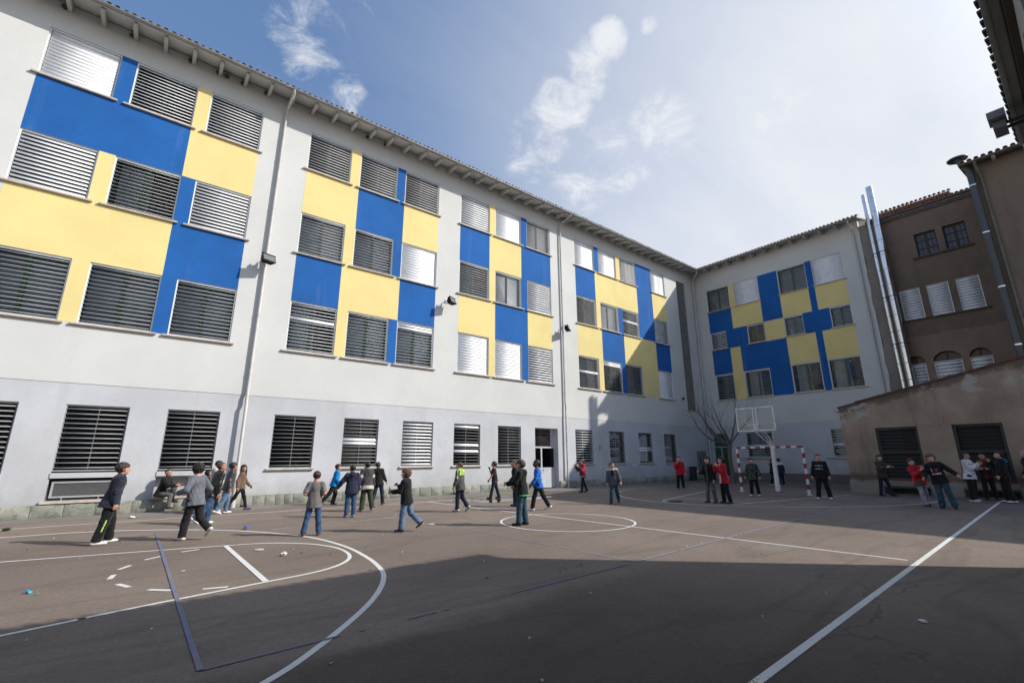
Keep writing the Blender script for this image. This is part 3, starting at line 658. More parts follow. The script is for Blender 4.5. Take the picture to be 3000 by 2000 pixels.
def tile_mesh(r=.088, ln=.42, mat=M_tile, name='roof_tile'):
    mb = MB(); n = 7; vs = []
    for s_, (rr, y) in enumerate(((r, 0), (r*.86, ln))):
        for i in range(n+1):
            a = math.pi*i/n; vs.append((math.cos(a)*rr, y, math.sin(a)*rr))
        for i in range(n+1):
            a = math.pi*i/n; vs.append((math.cos(a)*(rr-.016), y, math.sin(a)*(rr-.016)))
    q = n+1; f = []
    for i in range(n):
        f += [(i, i+1, 2*q+i+1, 2*q+i), (q+i, 3*q+i, 3*q+i+1, q+i+1), (i, q+i, q+i+1, i+1), (2*q+i, 2*q+i+1, 3*q+i+1, 3*q+i)]
    mb.add(vs, f); o = mb.build(name, mat); me = o.data; bpy.data.objects.remove(o); return me
TME = tile_mesh(.078); TMG = tile_mesh(.078, mat=M_tileg)
x_ = -5.2
while x_ < 31.95:
    link('roof_tile', random.choice([TME, TMG, TMG]), roof, (x_+random.uniform(-.012, .012), -.985+random.uniform(-.02, .02), 15.655+random.uniform(-.006, .008)), (math.atan(SL), 0, random.uniform(-.03, .03))); x_ += .212
def gutter(root, a, b, y, z, r=.068, mat=M_gutter, axis_x=True):
    n = 8; mb = MB(); pr = [(y+r*math.cos(math.pi+math.pi*i/n), z+r*math.sin(math.pi+math.pi*i/n)) for i in range(n+1)]; pi_ = [(y+(r-.008)*math.cos(math.pi+math.pi*i/n), z+(r-.008)*math.sin(math.pi+math.pi*i/n)) for i in range(n+1)]
    mb.prism(pr+pi_[::-1], 'x', a, b)
    t_ = a+.6
    while t_ < b:                                   # joints and hanger straps
        pj = [(y+(r+.007)*math.cos(math.pi+math.pi*i/n), z+(r+.007)*math.sin(math.pi+math.pi*i/n)) for i in range(n+1)]
        mb.prism(pj+[(p[0], p[1]) for p in pr[::-1]], 'x', t_, t_+.03); t_ += .83
    return mb.build('gutter', mat, root)
gutter(main, -14, 31.9, -.965, 15.63)
def downpipe(root, pts, r=.052, mat=M_pipe):
    mb = MB(); mb.tube(pts, r, 12)
    for i in range(len(pts)-1):
        a, b = Vector(pts[i]), Vector(pts[i+1]); L = (b-a).length
        m = int(L/1.95)
        for q in range(1, m+1):
            p = a.lerp(b, q/(m+.3)); d = (b-a).normalized(); mb.tube([p-d*.03, p+d*.03], r+.010, 12)
    return mb.build('downpipe', mat, root)
downpipe(main, [(2.72, -.96, 15.58), (2.72, -.92, 15.42), (2.68, -.16, 15.2), (2.68, -.1, 15.05), (2.66, -.1, 3.75), (2.66, -.14, 3.62), (2.66, -.14, 3.4), (2.66, -.2, 3.3), (2.66, -.21, .36), (2.68, -.21, .0)], .052)
downpipe(main, [(18.12, -.96, 15.58), (18.1, -.92, 15.45), (18.0, -.18, 15.22), (18.0, -.1, 15.0), (18.0, -.1, 4.4), (18.0, -.12, 4.3), (18.0, -.13, .0)], .05, M_pipe)
downpipe(main, [(32.0, -.95, 15.55), (32.02, -.9, 15.4), (32.58, -.2, 15.2), (32.6, -.14, 15.0), (32.6, -.12, 0)], .06, M_pipe)
mb = MB(); mb.tube([(2.66, -.21, 0), (2.66, -.21, .75)], .075, 12); mb.build('downpipe_guard', M_pipe, main)
# grey steel service doors near the inner corner
mb = MB(); mb.box(31.0, 32.15, -.05, -.021, .05, 1.96); sd_o = mb.build('service_door', simple('grey_door_paint', (.20, .205, .22), .5, 0, .1, 5), main)
mb = MB(); mb.box(31.28, 31.36, -.056, -.0505, .25, 1.7); mb.build('slot', M_black, sd_o)
mb = MB(); mb.box(31.72, 31.80, -.056, -.0505, .25, 1.7); mb.build('slot', M_black, sd_o)

# ------------------------------------------------------------------ wing (faces -X): local x = -Y, outward -y = -X
XW = 32.9
wing = thing('school_wing', 'shaded school wing across the end of the yard with blue and yellow panels', 'building', (XW, 0, 0), -math.pi/2)
WIN = {(1, 1): (.98, 2.75, 12.3, 14.07), (1, 2): (3.12, 4.88, 12.3, 14.07), (1, 3): (6.19, 7.94, 12.3, 14.07), (1, 4): (8.31, 10.02, 12.3, 14.07),
       (2, 1): (.98, 2.18, 9.32, 10.62), (2, 2): (3.73, 4.87, 9.32, 10.62), (2, 3): (6.18, 7.34, 9.32, 10.62), (2, 4): (8.89, 10.02, 9.32, 10.62),
       (3, 1): (1.01, 2.35, 5.54, 7.38), (3, 2): (3.13, 4.86, 5.54, 7.38), (3, 3): (6.2, 7.9, 5.54, 7.38), (3, 4): (8.33, 10.02, 5.54, 7.38)}
wg = [(2.66, 4.42, 1.5, 3.2), (7.77, 9.45, 1.5, 3.2)]; wd = (.24, 1.32, 0., 3.2)
WE = 11.16
wh = list(WIN.values())
wall_with_holes('wall', wing, (0.002, WE, BAND, TOP), wh, 0., .32, M_white)
o = wall_with_holes('wall', wing, (.022, WE, 0, BAND-.002), wg+[wd], .012, .31, M_band); o['label'] = 'bluish grey painted ground floor wall'
mb = MB(); mb.box(-1.2, WE, 1.25, 12, 0, TOP); mb.build('building_body', M_white, wing)
La, Lb, Lc, Ld, Le, Lf = 14.07, 12.28, 10.66, 9.26, 7.42, 5.49
wb = [(4.89, 6.18, Lc, La), (7.94, 8.31, Lc, La), (.98, 2.76, Lc, Lb), (.98, 4.9, Ld, Lc), (7.34, 8.9, Ld, Lc), (.98, 2.36, Le, Ld), (3.1, 6.18, Le, Ld), (7.92, 8.31, Lf, Ld), (4.87, 6.18, Lf, Le)]
wy = [(2.76, 3.12, Lb, La), (2.76, 4.89, Lc, Lb), (6.18, 7.94, Lc, Lb), (8.31, 10.02, Lc, Lb), (4.9, 6.17, Ld, Lc), (2.36, 3.1, Lf, Ld), (6.18, 7.92, Le, Ld), (8.31, 10.02, Le, Ld)]
pan(wb, M_blue, 'blue painted square of wall', wing, wh); pan(wy, M_yellow, 'yellow painted square of wall', wing, wh)
wspec = {(1, 1): (-.15, 'blind'), (1, 2): 'C', (1, 3): (-.15, 'blind'), (1, 4): 'C', (2, 1): (.38, 'dark'), (2, 2): (-.3, 'dark'), (2, 3): (-.3, 'blind'), (2, 4): (-.25, 'blind'), (3, 1): (.12, 'dark'), (3, 2): (.05, 'curtain'), (3, 3): (-.2, 'curtain'), (3, 4): (-.2, 'curtain')}
for kx, rc in WIN.items():
    sp_ = wspec[kx]; cl = sp_ == 'C'
    louvre_window(wing, *rc, .9 if cl else sp_[0], n={1: 14, 2: 10, 3: 14}[kx[0]], dist=32.9, behind='none' if cl else sp_[1], closed=cl, wide=.09)
for rc in wg:
    w_ = louvre_window(wing, *rc, .16, n=10, dist=32.9, behind='curtain', y=.012, wide=.34, sill_deep=.12, bright=(4,))
mb = MB()
for i, x in enumerate((.24, 1.26)): mb.box(x, x+.06, .12, .2, 0, 3.2)
mb.box(.3, 1.26, .12, .2, 3.14, 3.2); mb.box(.3, 1.26, .12, .2, 2.2, 2.28); mb.box(.75, .83, .12, .2, 0, 2.2); mb.box(.3, .75, .14, .18, 0, .25); mb.box(.83, 1.26, .14, .18, 0, .25)
door = mb.build('door', simple('grey_door_frame', (.32, .35, .36), .5, 0, .08, 4), wing); door['label'] = 'green glazed double door with fanlight'
mb = MB(); mb.add([(.3, .165, .25), (1.26, .165, .25), (1.26, .165, 3.14), (.3, .165, 3.14)], [(0, 1, 2, 3)]); mb.build('pane', simple('green_door_glass', (.035, .085, .06), .12, 0, .15, 2, obj=False), door)
mb = MB(); mb.box(.0, .235, -.10, -.021, 0, .5); mb.box(1.325, WE, -.10, -.021, 0, .5); mb.build('plinth', plaster('damp_plinth', (.17, .165, .15), (.08, .08, .075), 1.6, .7), wing)
wroof = eave_part(wing, 0, 11, [(0.9, -.9), (11.35, -.9), (11.35, 6.0), (-6.0, 6.0)], 15.66)
mb = MB(); zr = 15.66+6.9*SL; mb.add([(-6, 6, zr), (11.35, 6, zr), (11.35, 12, 15.7), (-6, 12, 15.7)], [(0, 1, 2, 3)]); mb.build('rear_roof_slope', M_tile, wing)
x_ = 1.45
while x_ < 11.0: link('rafter', RME, wing, (x_, 0, 15.70)); x_ += .87
x_ = 1.0
while x_ < 11.4:
    link('roof_tile', random.choice([TME, TMG, TMG]), wroof, (x_+random.uniform(-.012, .012), -.985+random.uniform(-.02, .02), 15.655+random.uniform(-.006, .008)), (math.atan(SL), 0, random.uniform(-.03, .03))); x_ += .212
gutter(wing, .97, 11.35, -.965, 15.63)
downpipe(wing, [(10.9, -.95, 15.55), (10.9, -.9, 15.42), (10.86, -.2, 15.2), (10.86, -.1, 15.0), (10.86, -.1, 0)], .055)
# raw strip where the wing meets the old house, with a ragged paint edge
mb = MB(); zs_ = np.linspace(3.0, 15.3, 70); L_ = [(WE+.02-.035*math.sin(z*1.3)-.03*math.sin(z*3.7+1)-.03*random.random(), z) for z in zs_]
mb.add([(x, -.012, z) for x, z in L_]+[(12.25, -.012, z) for z in zs_]+[(x, 0, z) for x, z in L_], [(i, 70+i, 71+i, i+1) for i in range(69)]+[(i, i+1, 141+i, 140+i) for i in range(69)])
mb.build('raw_render_strip', plaster('raw_render', (.27, .24, .21), (.09, .08, .07), 1.5, .8), wing)

# ------------------------------------------------------------------ old brown house behind the shed
XB = 33.0
old = thing('brown_house', 'old brown rendered house with small paned windows and white shutters', 'building', (XB, 0, 0), -math.pi/2)
sp = [(13.56, 14.48, 12.44, 13.82), (14.78, 15.69, 12.44, 13.82)]; sh = [(12.38, 13.28, 8.95, 10.72), (13.58, 14.48, 8.95, 10.72), (14.77, 15.68, 8.95, 10.72)]
ar = [(12.05, 12.84, 4.2, 6.5), (13.17, 14.29, 4.2, 6.5), (14.59, 15.41, 4.2, 6.5)]
# wall with arched heads: rectangles plus arch cut
def arch_wall():
    holes = sp+sh
    zc = 6.5
    # cells outside the arch zone
    zone = (11.95, 15.5, 6.5, 7.05)
    xs = sorted({WE+.01, 19.5, zone[0], zone[1], *[v for h in holes+ar for v in h[:2]]}); zs = sorted({0, 15.05, zone[2], zone[3], *[v for h in holes+ar for v in h[2:]]})
    mb = MB(); sheet(xs, zs, lambda x, z: not any(inr(x, z, h) for h in holes+ar) and not inr(x, z, zone), 0, .25, mb)
    px = zone[0]
    for a, b, _, _ in ar:
        mb.add([(px, 0, 6.5), (a, 0, 6.5), (a, 0, 7.05), (px, 0, 7.05)], [(0, 1, 2, 3)]); px = b
        n = 16; cx, r = (a+b)/2, (b-a)/2; ry = min(r, .47)
        pts = [(cx-r*math.cos(math.pi*i/n), 6.5+ry*math.sin(math.pi*i/n)) for i in range(n+1)]
        for (x0, z0), (x1, z1) in zip(pts, pts[1:]):
            mb.add([(x0, 0, z0), (x1, 0, z1), (x1, 0, 7.05), (x0, 0, 7.05)], [(0, 1, 2, 3)]); mb.add([(x0, 0, z0), (x0, .25, z0), (x1, .25, z1), (x1, 0, z1)], [(0, 1, 2, 3)])
    mb.add([(px, 0, 6.5), (zone[1], 0, 6.5), (zone[1], 0, 7.05), (px, 0, 7.05)], [(0, 1, 2, 3)])
    return mb.build('wall', M_brown, old)
arch_wall()
mb = MB(); mb.box(WE+.01, 19.5, 1.0, 11, 0, 15.05); mb.build('building_body', M_brown, old)
frame_m = simple('old_window_paint', (.055, .05, .04), .7, 0, .2, 6)
for a, b, z0, z1 in sp:
    mb = MB(); f = .05; y0, y1 = .17, .22
    mb.box(a, a+f, y0, y1, z0, z1); mb.box(b-f, b, y0, y1, z0, z1); mb.box(a+f, b-f, y0, y1, z1-f, z1); mb.box(a+f, b-f, y0, y1, z0, z0+f); xm = (a+b)/2; mb.box(xm-.045, xm+.045, y0-.01, y1, z0+f, z1-f)
    for q in (1, 2): zz_ = z0+(z1-z0)*q/3; mb.box(a+f, xm-.045, y0+.01, y1-.01, zz_-.014, zz_+.014); mb.box(xm+.045, b-f, y0+.01, y1-.01, zz_-.014, zz_+.014)
    for xq in ((a+f+xm-.045)/2, (b-f+xm+.045)/2): mb.box(xq-.012, xq+.012, y0+.012, y1-.012, z0+f, z1-f)
    w_ = mb.build('window', frame_m, old)
    pme = None
    for ix in range(4):
        for iz in range(3):
            xe = [a+f, (a+f+xm-.045)/2, xm-.045][ix:ix+2] if ix < 2 else [xm+.045, (b-f+xm+.045)/2, b-f][ix-2:ix]
            if len(xe) < 2: continue
            q = .014; p0, p1 = xe[0]+q, xe[1]-q; c0, c1 = z0+(z1-z0)*iz/3+.03, z0+(z1-z0)*(iz+1)/3-.03
            mp = MB(); mp.add([(p0, .195, c0), (p1, .195, c0), (p1, .195, c1), (p0, .195, c1)], [(0, 1, 2, 3)]); mp.build('pane', simple('dull_old_glass', (.055, .065, .085), .25, 0, .35, 3, obj=False), w_)
mb = MB(); mb.box(13.33, 15.83, -.10, .16, 12.33, 12.435); mb.build('sill', simple('dark_old_sill', (.09, .065, .055), .85, 0, .2, 6, .4), old)
mb = MB(); mb.box(12.3, 15.85, -.09, .16, 8.86, 8.945); mb.build('sill', simple('dark_old_sill', (.09, .065, .055), .85), old)
def shutter(root, a, b, z0, z1, n):
    mb = MB(); f = .035; mb.box(a, a+f, .02, .1, z0, z1); mb.box(b-f, b, .02, .1, z0, z1); mb.box(a+f, b-f, .02, .1, z1-f, z1); mb.box(a+f, b-f, .02, .1, z0, z0+f)
    w_ = mb.build('shutter', M_alu, root); W = b-a-2*f; p = (z1-z0-2*f)/n; me = slat_mesh(W, p*1.12, M_slat)
    for i in range(n): link('slat', me, w_, ((a+b)/2, .06, z0+f+(i+.5)*p), (R(66), 0, 0))
    mb = MB(); mb.add([(a, .16, z0), (b, .16, z0), (b, .16, z1), (a, .16, z1)], [(0, 1, 2, 3)]); mb.build('room_recess', M_dark, w_)
    return w_
for a, b, z0, z1 in sh: shutter(old, a, b, z0, z1, 11)
for a, b, z0, z1 in ar:
    shutter(old, a, b, z0, 6.46, 12)
    n = 14; cx, r = (a+b)/2, (b-a)/2; mb = MB(); mb.add([(cx-r*math.cos(math.pi*i/n), .2, 6.44+min(r, .47)*1.05*math.sin(math.pi*i/n)) for i in range(n+1)], [tuple(range(n+1))])
    fl = mb.build('arched_fanlight', simple('varnished_fanlight', (.10, .05, .022), .4, 0, .25, 4, obj=False), old)
    mb = MB(); mb.box(cx-.03, cx+.03, .15, .19, 6.46, 6.86); mb.build('glazing_bar', frame_m, fl)
co = simple('old_cornice', (.15, .125, .11), .9, 0, .25, 7, .5, obj=False)
mb = MB(); mb.box(WE+.4, 19.4, -.10, .15, 15.05, 15.15); mb.box(WE+.4, 19.4, -.17, .15, 15.151, 15.26); mb.box(WE+.4, 19.4, -.24, .15, 15.30, 15.36); mb.build('cornice', co, old)
TMB = tile_mesh(.085, .5, M_tileg)
mb = MB(); mb.box(WE+.4, 19.4, -.2, 8, 15.361, 15.43); oroof = mb.build('roof', M_tileg, old)
x_ = WE+.55
while x_ < 16.6: link('roof_tile', TMB, oroof, (x_, -.27+random.uniform(-.02, .02), 15.385), (.2, 0, random.uniform(-.04, .04))); x_ += .2
mb = MB(); mb.box(12.2, 15.42, .25, 3, 15.431, 15.84); att = mb.build('brick_attic', simple('attic_brick', (.21, .085, .055), .9, 0, .3, 9, .6, obj=False), old)
x_ = 12.2
while x_ < 15.5: link('roof_tile', random.choice([TME, TMB]), att, (x_, .12+random.uniform(-.02, .02), 15.85), (.22, 0, random.uniform(-.05, .05))); x_ += .2

# steel flues
def flue(y, r, z0, z1, label):
    t = thing('steel_flue', label, 'flue', (XW-.35-r*.3, y, z0), 0, 'polished steel flues between wing and brown house')
    mb = MB(); mb.tube([(0, 0, 0), (0, 0, z1-z0)], r, 24); mb.build('pipe', M_steel, t)
    z_ = .55; i = 0
    while z_ < z1-z0-.1:
        mb = MB(); mb.tube([(0, 0, z_-.025), (0, 0, z_-.012), (0, 0, z_+.012), (0, 0, z_+.025)], [r+.004, r+.013, r+.013, r+.004], 24); mb.build('collar', M_steel, t)
        if i % 3 == 1 and z_ < 11.5:
            mb = MB(); mb.tube([(0, 0, z_+.2-.02), (0, 0, z_+.2+.02)], r+.018, 20); mb.box(.0, .36+r*.3, -r-.05, -r-.03, z_+.18, z_+.22); mb.box(.0, .36+r*.3, r+.03, r+.05, z_+.18, z_+.22); mb.build('wall_bracket', M_dgrey, t)
        z_ += .92; i += 1
    return t
flue(-11.79, .095, 3.2, 17.05, 'thin polished steel flue, nearer the school wing')
flue(-12.16, .175, 3.2, 17.4, 'thick polished steel flue, nearer the brown house')

# ------------------------------------------------------------------ tall house at the right edge
XT = 26.5
tall = thing('tall_house', 'tall brown plastered house with tiled eave at the right edge', 'building', (XT, 0, 0), -math.pi/2)
mb = MB(); mb.box(16.62, 34, 0, 14, 0, 13.7); mb.build('wall', M_tall, tall)
mb = MB(); zf = lambda y: 13.62+(y+.5)*.25
pl = [(16.45, -.5), (34.2, -.5), (34.2, 7), (16.45, 7)]; mb.add([(x, y, zf(y)+.1) for x, y in pl]+[(x, y, zf(y)) for x, y in pl], [(0, 1, 2, 3), (7, 6, 5, 4)]+[(i, (i+1) % 4, 4+(i+1) % 4, 4+i) for i in range(4)])
troof = mb.build('roof', M_tall, tall)
x_ = 16.6
while x_ < 19.6: link('roof_tile', TMG, troof, (x_, -.58, 13.73), (math.atan(.25), 0, random.uniform(-.03, .03))); x_ += .215
gutter(tall, 16.45, 34, -.57, 13.68, .06, simple('brown_gutter', (.16, .15, .13), .6, 0, .2, 5))
for x_ in (17.5, 18.4, 19.3): link('rafter', RME, tall, (x_, .3, 13.78))
downpipe(tall, [(16.95, -.56, 13.6), (16.95, -.5, 13.45), (16.98, -.1, 13.2), (17.0, -.07, 13.0), (17.0, -.07, 0)], .05, simple('ochre_downpipe', (.15, .14, .115), .6, 0, .2, 5))
dt = thing('ribbed_duct', 'dark ribbed ventilation duct with mushroom cap beside tall house', 'duct', (26.35, -16.72, 3.5))
mb = MB(); pts = []; rs = []; z_ = 0
while z_ < 10.0:
    pts += [(0, 0, z_), (0, 0, z_+.04)]; rs += [.108, .132]; z_ += .08
mb.tube(pts, rs, 16); mb.build('pipe', M_steel2, dt)
for z_ in (2.2, 4.6, 7.0, 9.2): mb = MB(); mb.tube([(0, 0, z_), (0, 0, z_+.06)], .137, 16); mb.build('clamp', M_steel, dt)
mb = MB(); mb.tube([(0, 0, 9.98), (0, .14, 10.35), (0, .26, 10.6)], [.125, .125, .12], 16); mb.build('elbow', M_steel2, dt)
mb = MB(); mb.tube([(0, .26, 10.62), (0, .26, 10.66), (0, .26, 10.7)], [.34, .36, .1], 24); mb.tube([(0, .26, 10.5), (0, .26, 10.62)], .13, 16); mb.build('cap', M_steel2, dt)

# ------------------------------------------------------------------ near annex over the camera's right shoulder (faces +Y)
YN = -18.42; EH = 6.8; XE = 11.3
annex = thing('grey_annex', 'grey annex with dark tiled eave and gutter at the upper right', 'building', (0, YN, 0), math.pi)
wn_h = [(-10.9+i*2.3, -9.6+i*2.3, 4.6, 6.3) for i in range(10)]
wall_with_holes('wall', annex, (-XE, 30, 0, EH+.15), wn_h, 0, .2, M_nearw)
for h_ in wn_h[:5]:
    mb = MB(); mb.box(h_[0], h_[1], .12, .16, h_[2], h_[3]); w_ = mb.build('window', M_dark, annex)
    mb = MB(); mb.box(h_[0], h_[1], -.05, .1, h_[2]-.08, h_[2]-.01); mb.build('sill', M_dgrey, w_)
mb = MB(); mb.box(-XE, 30, .3, 7, 0, EH+.15); mb.build('building_body', M_nearw, annex)
mb = MB(); pl = [(-XE-.05, -.25), (30, -.25), (30, 7), (-XE-.05, 7)]; zf = lambda y: EH-.02+(y+.25)*.22
mb.add([(x, y, zf(y)+.09) for x, y in pl]+[(x, y, zf(y)) for x, y in pl], [(0, 1, 2, 3), (7, 6, 5, 4)]+[(i, (i+1) % 4, 4+(i+1) % 4, 4+i) for i in range(4)])
aroof = mb.build('roof', simple('annex_soffit', (.36, .36, .33), .85, 0, .12, 4, .3, obj=False), annex)
for q in range(2):
    mb = MB(); mb.box(-XE, 30, -.2+q*.1, -.19+q*.1, EH-.035+q*.024, EH+.0+q*.024); mb.build('soffit_board', simple('soffit_board', (.16, .16, .15), .8, 0, .15, 5, obj=False), aroof)
mb = MB(); mb.box(-XE, 30, -.075, -.005, EH-.12, EH-.03); mb.build('cornice_beam', simple('brown_beam', (.06, .042, .035), .7, 0, .2, 5, obj=False), annex)
TMA = tile_mesh(.07, .4, simple('dark_annex_tile', (.05, .042, .038), .9, 0, .2, 6, .3, obj=False))
x_ = -XE
while x_ < 2: link('roof_tile', TMA, aroof, (x_, -.275+random.uniform(-.004, .004), EH+.065), (math.atan(.22), 0, random.uniform(-.03, .03))); x_ += .212
fl = thing('eave_floodlight', 'grey box floodlight bracketed to the dark eave at upper right', 'floodlight', (9.9, -18.1, 6.5))
mb = MB(); mb.box(-.24, .06, -.02, .18, .10, .22); mb.build('housing', simple('floodlight_grey', (.2, .2, .21), .5, 0, .1, 6), fl)
mb = MB(); mb.box(-.12, .22, .0, .15, -.03, .085); mb.build('ballast_box', simple('floodlight_grey2', (.16, .16, .165), .5, 0, .1, 6), fl)
mb = MB(); mb.box(-.02, .02, -.3, .0, .05, .09); mb.box(.14, .18, -.3, .0, .05, .09); mb.build('bracket', M_black, fl)

# ------------------------------------------------------------------ shed
XS = 24.9
shed = thing('stained_shed', 'low stained brown shed with sloping top and two dark shuttered windows', 'shed', (XS, 0, 0), -math.pi/2)
so = [(11.98, 13.4, .62, 2.72), (14.45, 15.85, .62, 2.72)]
ztop = lambda x: 3.70+(x-10.77)*.2187
xs = sorted({10.77, 11.44, 17.6, 12.0, 13.0, 14, 15, 16, 17, *[v for h in so for v in h[:2]]}); zs = [0, .62, 2.72]
mb = MB(); sheet(xs, zs, lambda x, z: not any(inr(x, z, h) for h in so), 0, .3, mb)
for a, b in zip(xs, xs[1:]): mb.add([(a, 0, 2.72), (b, 0, 2.72), (b, 0, ztop(b)), (a, 0, ztop(a))], [(0, 1, 2, 3)])
mb.add([(10.77, 0, 0), (10.77, 5, 0), (10.77, 5, 3.7), (10.77, 0, 3.7)], [(0, 1, 2, 3)])
mb.build('wall', M_shed, shed)
mb = MB(); mb.prism([(11.44, ztop(11.44)-.02), (17.6, ztop(17.6)-.02), (17.6, ztop(17.6)+.06), (11.44, ztop(11.44)+.06)], 'y', -.06, 5); mb.prism([(10.72, ztop(10.72)-.02), (11.439, ztop(11.44)-.02), (11.439, ztop(11.44)+.02), (10.72, ztop(10.72)+.02)], 'y', -.04, 5)
mb.build('roof', simple('red_brown_coping', (.11, .05, .04), .85, 0, .3, 6, .5, obj=False), shed)
mb = MB(); mb.box(10.55, 10.75, .1, 5, 3.5, 3.58); mb.build('gutter', M_gutter, shed)
for x0_, x1_ in ((10.74, 11.93), (13.46, 14.4), (15.91, 17.6)):
    mb = MB(); vs = []; m_ = max(6, int((x1_-x0_)/.11)); xs2 = np.linspace(x0_, x1_, m_+1)
    for x in xs2: vs += [(x, -.07-.03*random.random(), 0), (x, -.05-.03*random.random(), .3+.05*math.sin(x*2)), (x, -.003, .56+.06*math.sin(x*1.7)+.03*random.random())]
    mb.add(vs, [(3*i+j, 3*i+3+j, 3*i+4+j, 3*i+1+j) for i in range(m_) for j in (0, 1)], 0, True); mb.build('rough_plinth', M_shed, shed)
shut_m = simple('black_roller_shutter', (.012, .012, .011), .75, 0, .3, 5, .2, obj=False); shf = simple('dark_shutter_frame', (.03, .034, .03), .5, 0, .2, 5, obj=False)
for a, b, z0, z1 in so:
    mb = MB(); f = .09
    mb.box(a, a+f, .10, .2, z0, z1); mb.box(b-f, b, .10, .2, z0, z1); mb.box(a+f, b-f, .10, .2, z1-f, z1); mb.box(a+f, b-f, .10, .2, 1.66, 1.72); mb.box(a+f, b-f, .10, .2, z0, z0+.05)
    w_ = mb.build('window', shf, shed); n = 14
    for i in range(n):
        zz0 = z0+.05+(z1-z0-.14)*i/n; hh = (z1-z0-.14)/n
        mb = MB(); mb.prism([(.21, zz0), (.195, zz0+hh*.5), (.21, zz0+hh*.97), (.24, zz0+hh*.97), (.24, zz0)], 'x', a+f, b-f); mb.build('slat', shut_m, w_)
    mb = MB(); mb.box(a-.02, b+.02, -.03, .28, z0-.07, z0-.005); mb.build('sill', simple('red_brick_sill', (.17, .03, .025), .8, 0, .2, 6, obj=False), w_)
    mb = MB(); mb.box(a-.05, b+.05, -.03, -.004, .34, z0-.075); mb.build('apron_panel', plaster('apron_render', (.25, .235, .2), (.12, .11, .1), 1.3, .6), w_)
    mb = MB(); mb.box(a, b, -.34, -.02, .24, .30); mb.box(a+.1, a+.18, -.3, -.04, 0, .24); mb.box(b-.18, b-.1, -.3, -.04, 0, .24); mb.box(a, b, -.05, -.02, .05, .24)  # block added in place of a dark void; no bench stands here
    q = mb.build('dark_gap_block', simple('black_gap_block', (.012, .012, .012), .6, 0, .2, 6), None, (XS, 0, 0), (0, 0, -math.pi/2))
    tag(q, 'low black block for the dark gap under the shed window '+('nearer the goal' if a < 13 else 'nearer the right edge'), 'dark gap', 'dark gap blocks along the shed')

# ------------------------------------------------------------------ things on the walls
def wall_flood(x, z, label, yaw):
    t = thing('wall_floodlight', label, 'floodlight', (x, -.02, z), 0, 'black floodlights on the school wall')
    mb = MB(); mb.tube([(0, 0, .12), (0, -.22, .2), (0, -.36, .08), (0, -.36, 0)], .018, 8); mb.box(-.07, .07, -.02, .0, .04, .2); mb.build('arm', M_alu, t)
    me = MB(); w, h, d = .24, .15, .12
    me.add([(-w, -d, -h), (w, -d, -h), (w, -d, h), (-w, -d, h), (-w*.7, d, -h*.6), (w*.7, d, -h*.6), (w*.7, d, h*.6), (-w*.7, d, h*.6)], [(0, 1, 2, 3), (4, 7, 6, 5), (0, 4, 5, 1), (1, 5, 6, 2), (2, 6, 7, 3), (3, 7, 4, 0)])
    me.box(-w*.5, w*.5, -.02, .06, h*.8, h+.06); me.box(-w-.015, w+.015, -d-.02, -d+.0, h-.01, h+.02); me.box(-.1, -.06, .0, .05, h+.05, h+.1); me.box(.08, .12, 0, .05, h+.05, h+.1)
    o = me.build('housing', simple('matt_black', (.008, .008, .008), .7, 0, .2, 9, spec=.2), t, (0, -.42, -.02), (R(-22), 0, yaw))
    mg = MB(); mg.box(-w+.03, w-.03, -d-.012, -d-.004, -h+.03, h-.03); mg.build('lens', simple('floodlight_lens', (.16, .16, .155), .15, 0, .1, 5), o)
wall_flood(2.66, 8.55, 'black floodlight on the first downpipe of the school wall', R(18))
wall_flood(10.4, 8.6, 'black floodlight between the second and third window bays', R(25))
wall_flood(18.0, 8.6, 'black floodlight on the downpipe above the white door', R(30))
t = thing('wall_lamp', 'tiny black wall lamp by the glass block strip', 'lamp', (29.75, 0, 5.55))
mb = MB(); mb.box(-.03, .03, -.08, 0, .02, .06); mb.build('arm', M_black, t); mb = MB(); mb.tube([(0, -.12, .1), (0, -.14, -.08)], [.05, .085], 12); mb.build('shade', M_black, t)
mb = MB(); mb.box(20.72, 20.84, -.07, -.022, 1.98, 2.2); tag(mb.build('junction_box', simple('beige_box', (.42, .35, .32), .6)), 'small beige box on the shaded ground floor wall', 'box')
mb = MB(); mb.box(23.6, 23.95, -.032, -.022, 1.0, 1.12); tag(mb.build('small_notice', simple('pale_plate', (.62, .64, .68), .6)), 'small pale plate on the shaded wall between windows', 'sign')
mudm = simple('nest_mud', (.10, .06, .04), .95, 0, .3, 40, .9)
for i, x in enumerate((-3.97, -2.28, -.62, .25, .52, 1.06, 1.88, 6.02, 6.88)):
    bm = bmesh.new(); bmesh.ops.create_icosphere(bm, subdivisions=2, radius=.085); rn_ = random.Random(i)
    for v in bm.verts: v.co *= rn_.uniform(.82, 1.15); v.co.z *= .85
    me = bpy.data.meshes.new('swallow_nest'); bm.to_mesh(me); bm.free(); me.materials.append(mudm)
    tag(link('swallow_nest', me, None, (x, -.07, 15.60)), 'small brown mud nest stuck under the school eave beside a rafter', 'nest', 'mud nests under the eave')
